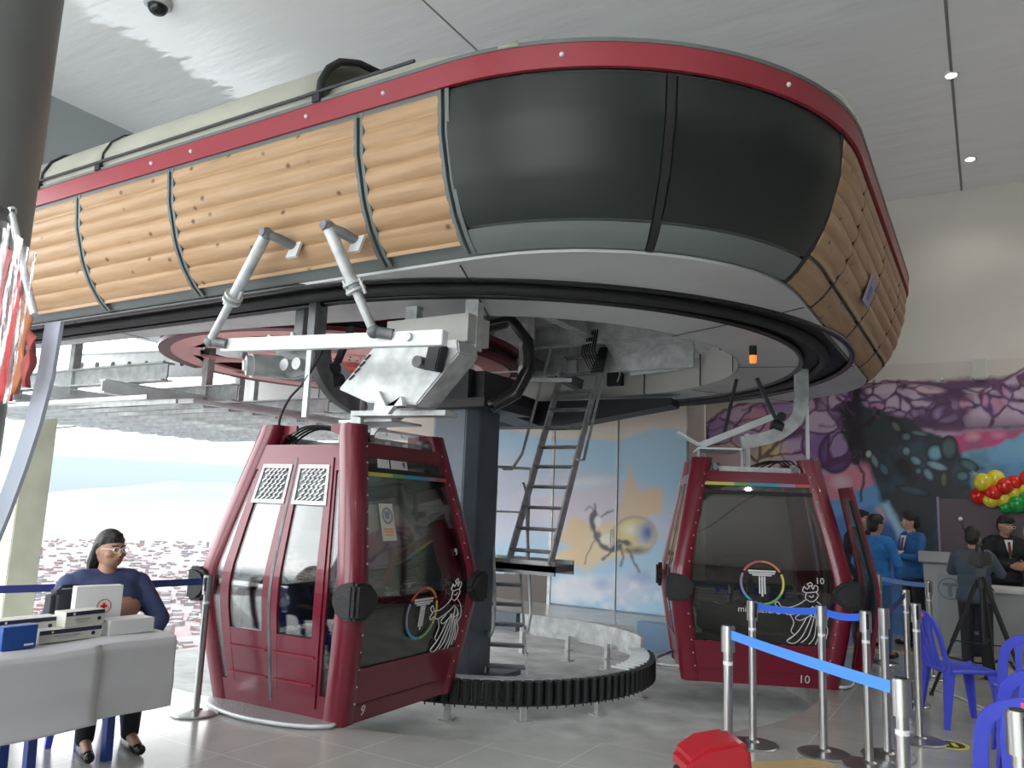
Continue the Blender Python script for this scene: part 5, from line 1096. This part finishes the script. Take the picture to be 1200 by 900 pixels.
BA = [(-.06, 2.22, 'y', .12), (.09, 2.27, 'y', .12), (-.12, 2.03, 'r', .11), (.05, 2.08, 'r', .105), (.02, 1.97, 'y', .1), (.17, 2.0, 'y', .12), (.19, 2.17, 'r', .11), (.31, 2.22, 'r', .1), (.31, 2.08, 'y', .115), (.33, 1.93, 'g', .11), (.2, 1.88, 'g', .08), (.42, 2.14, 'y', .11), (.45, 1.98, 'g', .12), (.47, 2.28, 'r', .11), (.57, 2.1, 'r', .12), (.6, 1.95, 'g', .11), (.62, 2.25, 'y', .12), (.75, 2.05, 'y', .12), (.78, 2.2, 'r', .11)]
bp_ = {}
for i, (x, z, c, r) in enumerate(BA):
    m_ = {'y': 'bal_yellow', 'r': 'bal_red', 'g': 'bal_green'}[c]
    t = thing('balloon', '%s balloon in the garland above the purple backdrop' % blab[m_], 'balloon', '%s balloons in the garland' % blab[m_], loc=(x, 12.84+.05*(i % 3), z))
    t.rotation_euler = (random.uniform(-.6, .6), random.uniform(-.8, .8), random.uniform(0, 6))
    b = B(); b.lathe([(.001, -r*1.08)]+[(r*math.sin(a)*(1 if a < 1.6 else 1), -r*math.cos(a)*(1.12 if a < PI/2 else 1)) for a in np.linspace(.08, PI-.02, 16)]+[(.001, r)], n=22); b.build('skin', m_, t, smooth=True)
    b = B(); b.cyl((0, 0, -r*1.2), (0, 0, -r*1.08), .014, .004, n=8); b.build('knot', m_, t)
le = thing('lectern', 'light grey lectern with a round logo, in front of the man in blue', 'lectern', loc=(-.52, 11.7, 0), rz=math.radians(4))
b = B(); b.prism([(-.22, 0), (.22, 0), (.25, 1.12), (-.25, 1.12)], (0, -.16, 0), (1, 0, 0), (0, 0, 1), (0, .3, 0)); b.build('body', 'lectern', le, bevel=.01)
b = B(); b.prism([(-.22, 1.12), (.2, 1.12), (.2, 1.26), (-.26, 1.14)], (-.3, 0, 0), (0, 1, 0), (0, 0, 1), (.6, 0, 0)); b.build('reading_top', 'lectern', le, bevel=.006)
b = B(); b.bx((-.1, -.172, .05), (.2, -.155, 1.0)); b.build('front_panel', 'lectern_pane', le); F_ = frame((.04, -.175, .82), (1, 0, 0), (0, 0, 1)); b = B(); arcband(b, F_, .12, .135, 0, 2*PI, 30); b.build('round_logo', 'lectern_blue', le); b = B(); b.box((.04, -.176, .87), (.16, .004, .04)); b.box((.04, -.176, .79), (.045, .004, .14)); b.build('letter_t', 'lectern_blue', le)
mi = thing('microphone', 'microphone on a thin gooseneck above the lectern', 'microphone', loc=(-.3, 11.72, 1.25)); b = B(); b.tube([(.1, .05, -.04), (.06, .05, .15), (.0, .05, .34)], .008, 8); b.build('gooseneck', 'black', mi, smooth=True); b = B(); b.cyl((0, .05, .33), (-.02, .05, .42), .012); b.build('handle', 'iron', mi); b = B(); b.sph((-.025, .05, .44), .025, 14); b.build('grille', 'galv_light', mi, smooth=True)
dk = thing('desk', 'white desk with a grey front at the right edge behind the tripod', 'desk', loc=(.75, 12.0, 0)); b = B(); b.bx((-.95, -.3, .80), (.9, .3, .86)); b.build('desk_top', 'white', dk, bevel=.01); b = B(); b.bx((-.85, -.24, .0), (.85, -.2, .8)); b.build('front_panel', 'lectern', dk); 
for x in (-.85, .8):
    b = B(); b.bx((x, -.24, 0), (x+.05, .28, .8)); b.build('side_panel', 'lectern', dk)
lsp = thing('speaker_case', 'black equipment case standing against the desk front', 'case', loc=(.5, 11.55, 0)); b = B(); b.box((0, 0, .35), (.3, .3, .68)); b.build('case', 'black', lsp, bevel=.02); b = B(); b.box((0, -.155, .4), (.22, .01, .45)); b.build('grille', 'iron', lsp)
ps = thing('screen_display', 'dark screen with small white writing beside the lectern', 'screen', loc=(-.22, 11.9, 0), rz=math.radians(6)); b = B(); b.box((0, 0, .62), (.26, .05, 1.2)); b.build('panel', 'navy_print', ps, bevel=.006); text('words', '@ mi Te', .07, 'shirt', ps, frame((.0, -.028, .28), (1, 0, 0), (0, 0, 1))); b = B(); b.box((0, 0, .01), (.3, .25, .02)); b.build('foot', 'iron', ps)
tr = thing('camera_tripod', 'black tripod carrying a video camera, in front of the desk', 'tripod', loc=(-.1, 9.0, 0))
for a in (200, 320, 80):
    c_, s_ = math.cos(math.radians(a)), math.sin(math.radians(a)); b = B(); b.bar((.05*c_, .05*s_, 1.05), (.28*c_, .28*s_, .5), .035, .03, (c_, s_, .3)); b.bar((.26*c_, .26*s_, .55), (.48*c_, .48*s_, .02), .024, .022, (c_, s_, .3)); b.cyl((.48*c_, .48*s_, 0), (.48*c_, .48*s_, .03), .02, n=10); b.build('leg', 'black', tr)
    b = B(); b.bar((0, 0, .5), (.27*c_, .27*s_, .52), .012, .012); b.build('spreader', 'black', tr)
b = B(); b.cyl((0, 0, .5), (0, 0, 1.12), .02); b.cyl((0, 0, 1.02), (0, 0, 1.1), .05); b.build('centre_column', 'black', tr); b = B(); b.box((0, 0, 1.17), (.09, .1, .1)); b.bar((0, 0, 1.15), (.1, -.32, 1.02), .018, .018); b.build('pan_head', 'iron', tr, bevel=.008)
vc = thing('video_camera', 'black video camera mounted on the tripod', 'video camera', loc=(-.1, 9.0, 1.225), rz=math.radians(-15)); b = B(); b.box((0, 0, .07), (.12, .3, .13)); b.build('body', 'black', vc, bevel=.015); b = B(); b.cyl((0, .14, .07), (0, .26, .07), .045, .05); b.build('lens', 'black_gloss', vc); b = B(); b.tube([(0, -.1, .14), (0, -.08, .2), (0, .08, .2), (0, .1, .14)], .012); b.build('handle', 'black', vc); b = B(); b.box((-.1, -.06, .1), (.1, .01, .07)); b.build('flip_screen', 'iron', vc)
# tape and sticker on the floor, loose cables
for p, q, lab in (((-1.75, 11.3), (.6, 11.9), 'tan tape line on the floor before the lectern'), ((-1.66, 10.9), (-.6, 11.6), 'second tan tape line meeting the first behind the barrier'), ((-1.6, 5.32), (-1.0, 5.95), 'broad tan tape strip on the floor at the bottom edge')):
    b = B(); b.bar((*p, .0015), (*q, .0015), .1 if 'broad' not in lab else .16, .003); tag(b.build('floor_tape', 'tape'), lab, 'tape', 'tan floor tapes')
st = thing('floor_sticker', 'round yellow and black sticker on the floor near the blue chair', 'sticker', loc=(-.33, 7.0, 0)); b = B(); b.cyl((0, 0, 0), (0, 0, .002), .13, n=36); b.build('disc', 'yellow', st); b = B(); b.cyl((0, 0, .002), (0, 0, .003), .1, n=36); b.build('black_disc', 'iron', st); b = B(); b.box((-.03, 0, .004), (.03, .1, .002), .3); b.box((.03, 0, .004), (.03, .1, .002), .3); b.build('footprint', 'yellow', st)
b = B(); b.tube(smoothP([(-.9, 9.6, .01), (-.6, 9.2, .01), (-.35, 8.9, .01), (-.1, 8.5, .01), (.1, 8.6, .012), (0, 8.3, .01), (-.25, 8.5, .012)], 6), .008, 6); tag(b.build('floor_cable', 'cable_white', smooth=True), 'thin white cable lying loose on the floor behind the chair', 'cable')
b = B(); b.tube(smoothP([(-.5, 11.4, .01), (-.2, 11.2, .01), (.1, 11.5, .03), (.2, 11.0, .01), (.5, 11.3, .01), (.3, 10.9, .02)], 6), .014, 6); tag(b.build('floor_cable', 'black', smooth=True), 'tangle of black cable on the floor behind the tripod', 'cable')

# ------------------------------------------------------------------ people
def remeshed(name, prims, m, parent, vox=.012, sm=2):
    b = B(); prims(b); me = bpy.data.meshes.new('tmp'); b.bm.to_mesh(me); b.bm.free(); o = bpy.data.objects.new('tmp', me); col.objects.link(o)
    r = o.modifiers.new('r', 'REMESH'); r.mode = 'VOXEL'; r.voxel_size = vox; s_ = o.modifiers.new('s', 'SMOOTH'); s_.iterations = sm; s_.factor = .5
    dg = bpy.context.evaluated_depsgraph_get(); n = bpy.data.meshes.new_from_object(o.evaluated_get(dg)); bpy.data.objects.remove(o); bpy.data.meshes.remove(me)
    n.name = name; n.materials.clear(); n.materials.append(MATS[m])
    for f in n.polygons: f.use_smooth = True
    r = bpy.data.objects.new(name, n); col.objects.link(r); r.parent = parent; return r
def hand(b, wp, d, palm, side):          # wrist, forearm dir, palm normal, side vector towards the thumb
    wp, d, palm, side = Vector(wp), Vector(d).normalized(), Vector(palm).normalized(), Vector(side).normalized()
    b.cap(wp, wp+d*.05, .026, .03); b.cap(wp+d*.05+side*.02, wp+d*.08+side*.022, .02, .016); b.cap(wp+d*.05-side*.02, wp+d*.078-side*.022, .02, .015); b.cap(wp+d*.03-side*.01, wp+d*.085, .022, .018)
    for k, (o_, L) in enumerate(((.028, .07), (.0095, .08), (-.0095, .075), (-.028, .058))):
        p0 = wp+d*.08+side*o_; p1 = p0+d*L*.45+palm*.008; p2 = p1+d*L*.3+palm*.02; p3 = p2+d*L*.12+palm*.022
        b.cap(p0, p1, .0095, .0088, 8); b.cap(p1, p2, .0088, .008, 8); b.cap(p2, p3, .008, .007, 8)
    t0 = wp+d*.03+side*.025; t1 = t0+d*.03+side*.03+palm*.01; t2 = t1+d*.032+side*.008+palm*.008; b.cap(t0, t1, .013, .011, 8); b.cap(t1, t2, .011, .009, 8)
def human(label, loc, rz, H=1.72, top='jacket_blue', legm='trouser', skin='skin', sit=False, arms=None, head=(0, 0), hair='short', fat=1., glasses=False, collar=None, tie=None, mask=False):
    """local: faces +X, left is +Y"""
    t = thing('person', label, 'person', loc=loc, rz=rz); k = H/1.72; zh = 0 if not sit else .47-.90*k
    S = lambda x, y, z: Vector((x*k, y*k, z*k+zh))
    pel = S(0, 0, .93); sh = 1.42; fw = fat
    arms = arms or {1: ((.02, .25, 1.14), (.1, .27, .92)), -1: ((.02, -.25, 1.14), (.1, -.27, .92))}
    hy, hp = head; Hm = Matrix.Translation(S(.015, 0, 1.50)) @ Matrix.Rotation(hy, 4, 'Z') @ Matrix.Rotation(hp, 4, 'Y')
    hd = lambda x, y, z: Hm @ (Vector((x, y, z))*k)
    legs = {}
    for s in (1, -1):
        if sit: legs[s] = [S(.0, .1*s, .90), Vector((.44*k, .13*s, .49)), Vector((.42*k, .13*s, .09)), Vector((.56*k, .14*s, .045))]
        else: legs[s] = [S(0, .09*s, .90), S(.015, .1*s, .49), S(-.01, .105*s, .09), S(.13, .13*s, .04)]
    def torso(b, e=0.):
        b.sph(S(0, 0, .95), (.125*fw+e, .165*fw+e, .13*k+e), 20); b.sph(S(.01, 0, 1.1), (.115*fw+e, .15*fw+e, .17*k+e), 20); b.sph(S(.0, 0, 1.28), (.115*fw+e, .17*fw+e, .17*k+e), 20); b.cap(S(-.01, -.14, 1.40), S(-.01, .14, 1.40), .062*k*min(fw, 1.15)+e, n=16)
        b.cap(S(-.01, 0, 1.38), S(0, 0, 1.46), .075*k+e*.4, .06*k)
        if fw > 1.1: b.sph(S(.05, 0, 1.02), (.15*fw, .17*fw, .14), 20); b.sph(S(.05, 0, 1.25), (.13*fw, .16*fw, .12), 20)
    def armp(b, s, e=0., hand_=True):
        a0 = S(-.01, .175*s*min(fw, 1.2), 1.385); el, wr = S(*arms[s][0]), S(*arms[s][1]); b.cap(a0, el, (.05+e)*min(fw, 1.25), (.04+e)*min(fw, 1.2)); b.cap(el, el.lerp(wr, .93 if not hand_ else 1), (.039+e)*min(fw, 1.2), (.027+e))
        if hand_:
            d = (wr-el).normalized(); up = Vector((0, 0, 1)) if abs(d.z) < .8 else Vector((1, 0, 0)); side = up; palm = Vector((0, -s, 0)) if abs(d.y) < .8 else Vector((-1, 0, 0)); palm = (palm-d*palm.dot(d)); side = (side-d*side.dot(d)); hand(b, wr, d, palm, side)
    def body(b):
        torso(b); [armp(b, s) for s in (1, -1)]
        b.cap(S(-.005, 0, 1.42), hd(0, 0, .04), .056*k*min(fw, 1.2), .052*k)
        b.sph(hd(.0, 0, .12), (.098*k, .077*k*min(fw, 1.1), .118*k), 24, rz=hy); b.sph(hd(.035, 0, .06), (.06*k, .055*k*min(fw, 1.2), .065*k), 20, rz=hy); b.sph(hd(.045, 0, .035), (.04*k, .035*k, .03*k), 14, rz=hy)
        b.cap(hd(.092, 0, .12), hd(.112, 0, .085), .009*k, .013*k, 10); b.cap(hd(.082, -.03, .135), hd(.082, .03, .135), .013*k, n=10); b.sph(hd(.085, 0, .052), (.018*k, .026*k, .012*k), 10, rz=hy)
        for s in (1, -1):
            b.sph(hd(-.005, .077*s*min(fw, 1.1), .105), (.016*k, .01*k, .03*k), 10, rz=hy); b.sph(hd(.06, .04*s, .085), (.03*k, .026*k*fw, .028*k), 12, rz=hy)
            L = legs[s]; b.cap(L[0], L[1], .085*fw, .055); b.cap(L[1], L[2], .055, .036); b.cap(L[2], L[3], .034, .03)
    bo = remeshed('body', body, skin, t, .0075, 1)
    def upper(b):
        torso(b, .018); [armp(b, s, .014, False) for s in (1, -1)]
        b.sph(S(0, 0, .90), (.13*fw+.02, .17*fw+.022, .08*k), 18)
    remeshed('jacket', upper, top, t, .012, 2)
    def lower(b):
        b.sph(S(0, 0, .9), (.125*fw+.008, .165*fw+.008, .11*k), 18)
        for s in (1, -1): L = legs[s]; b.cap(L[0], L[1], .092*fw, .066); b.cap(L[1], L[2]+Vector((0, 0, .01)), .066, .056)
    remeshed('trousers', lower, legm, t, .012, 2)
    for s in (1, -1):
        L = legs[s]; b = B(); d = Vector((L[3].x-L[2].x, L[3].y-L[2].y, 0)).normalized(); bz = .035; b.cap(Vector((L[2].x, L[2].y, bz))-d*.04, Vector((L[3].x, L[3].y, bz))+d*.05, .036, .032, 12); b.build('shoe', 'shoe', t, smooth=True)
    def hairp(b):
        b.sph(hd(-.012, 0, .15), (.105*k, .086*k, .1*k), 24, rz=hy); b.sph(hd(-.045, 0, .10), (.075*k, .079*k, .09*k), 20, rz=hy)
        if hair == 'short': b.sph(hd(.03, 0, .215), (.07*k, .066*k, .035*k), 16, rz=hy); b.cap(hd(.07, -.045, .19), hd(.075, .045, .195), .022*k)
        if hair == 'tail':
            b.cap(hd(-.1, .0, .14), hd(-.15, .0, .02), .045, .045); b.cap(hd(-.15, 0, .02), hd(-.14, .0, -.16), .045, .03); b.cap(hd(-.02, .078, .13), hd(-.09, .06, .0), .028, .02); b.cap(hd(-.02, -.078, .13), hd(-.09, -.06, .0), .028, .02); b.cap(hd(.06, -.02, .205), hd(.02, .07, .17), .022); b.cap(hd(.06, .02, .205), hd(.02, -.07, .17), .022)
        if hair == 'long': b.cap(hd(-.05, -.05, .1), hd(-.08, -.06, -.08), .05, .04); b.cap(hd(-.05, .05, .1), hd(-.08, .06, -.08), .05, .04); b.cap(hd(.06, -.04, .2), hd(.06, .04, .2), .025)
    remeshed('hair', hairp, 'hair', t, .009, 1)
    for s in (1, -1):
        b = B(); b.sph(hd(.083, .03*s, .115), (.012*k, .013*k, .0085*k), 12, rz=hy); e_ = b.build('eye', 'eye_white', t, smooth=True); b = B(); b.sph(hd(.0925, .03*s, .115), (.005*k, .006*k, .006*k), 8, rz=hy); b.build('pupil', 'black', e_)
        b = B(); b.cap(hd(.094, .015*s, .138), hd(.087, .05*s, .14), .0045*k, .0035*k, 8); b.build('eyebrow', 'hair', t)
    b = B(); b.sph(hd(.1, 0, .052), (.007*k, .023*k, .007*k), 12, rz=hy); b.build('lips', 'lips', t, smooth=True)
    if glasses:
        b = B()
        for s in (1, -1):
            b.tube([hd(.112, .034*s+.025*math.cos(a), .115+.019*math.sin(a)) for a in np.linspace(0, 2*PI, 13)[:-1]], .0025, 6, closed=True); b.tube([hd(.11, .059*s, .12), hd(.03, .082*s, .122), hd(-.02, .082*s, .11)], .002, 6)
        b.tube([hd(.113, -.01, .118), hd(.116, 0, .122), hd(.113, .01, .118)], .002, 6); b.build('glasses', 'eye_white', t)
    if collar:
        b = B()
        b.prism([(-.05, 0), (.05, 0), (.03, -.12), (0, -.24), (-.03, -.12)], S(.115*fw, .0, 1.425), (0, 1, 0), (-.16, 0, 1), (.012, 0, 0))
        b.build('collar', collar, t)
    if tie:
        b = B(); b.prism([(-.014, 0), (.014, 0), (.02, -.16), (0, -.2), (-.02, -.16)], S(.130*fw, 0, 1.40), (0, 1, 0), (-.16, 0, 1), (.01, 0, 0)); b.build('tie', tie, t)
    return t
YW = math.radians
# seated woman (faces +X, towards the camera's right)
human('woman with a dark ponytail and glasses in a navy jacket, seated behind the table', (-5.2, 3.34, 0), YW(-18), 1.78, 'navy_jacket', 'trouser', 'skin', sit=True, fat=1.42, hair='tail', head=(YW(22), 0), glasses=True, arms={1: ((.1, .34, 1.16), (.3, .2, 1.0)), -1: ((.12, -.34, 1.16), (.3, -.14, 1.0))})
ch = copy_tree(c0, None, kids_map()); ch.location = (-5.26, 3.31, 0); ch.rotation_euler = (0, 0, YW(-108)); ch['label'] = 'blue plastic chair the woman in navy is sitting on'
mn = human('man in a blue jacket with white collar and tie, holding a paper behind the lectern', (-.92, 12.15, 0), YW(-140), 1.74, 'jacket_blue', 'trouser', 'skin_pale', collar='shirt', tie='tie', head=(YW(-20), 0), arms={1: ((.08, .25, 1.14), (.3, .12, 1.16)), -1: ((.08, -.25, 1.14), (.3, -.1, 1.16))})
b = B(); b.box((0, 0, 0), (.3, .21, .004), YW(-50), .5); o = tag(b.build('paper_sheet', 'shirt'), 'sheet of white paper held by the man behind the lectern', 'paper'); o.location = (-1.16, 11.92, 1.19)
human('person in a bright blue jacket seen from behind, beside the open door of cabin 10', (-1.22, 10.75, 0), YW(75), 1.68, 'jacket_bright', 'denim', 'skin', hair='short', head=(YW(-25), 0), arms={1: ((.0, .25, 1.14), (.15, .2, .95)), -1: ((.02, -.26, 1.14), (.16, -.2, .98))})
human('person with dark hair hidden behind the one in the bright blue jacket', (-1.5, 11.75, 0), YW(-50), 1.74, 'suit', 'trouser', 'skin_pale', hair='long', head=(YW(10), 0))
human('man in a black suit and white shirt standing behind the desk at the right edge', (.15, 12.62, 0), YW(-70), 1.74, 'suit', 'trouser', 'skin', collar='shirt', tie='tie', head=(YW(20), YW(12)), glasses=True, fat=1.1, arms={1: ((.12, .25, 1.14), (.32, .1, 1.12)), -1: ((.1, -.26, 1.14), (.32, -.06, 1.1))})
human('camera operator with a dark head bent behind the tripod camera', (-.18, 10.2, 0), YW(80), 1.58, 'jacket_grey', 'trouser', 'skin', hair='short', head=(0, YW(10)), arms={1: ((.12, .26, 1.2), (.3, .1, 1.2)), -1: ((.12, -.26, 1.2), (.3, -.08, 1.2))})
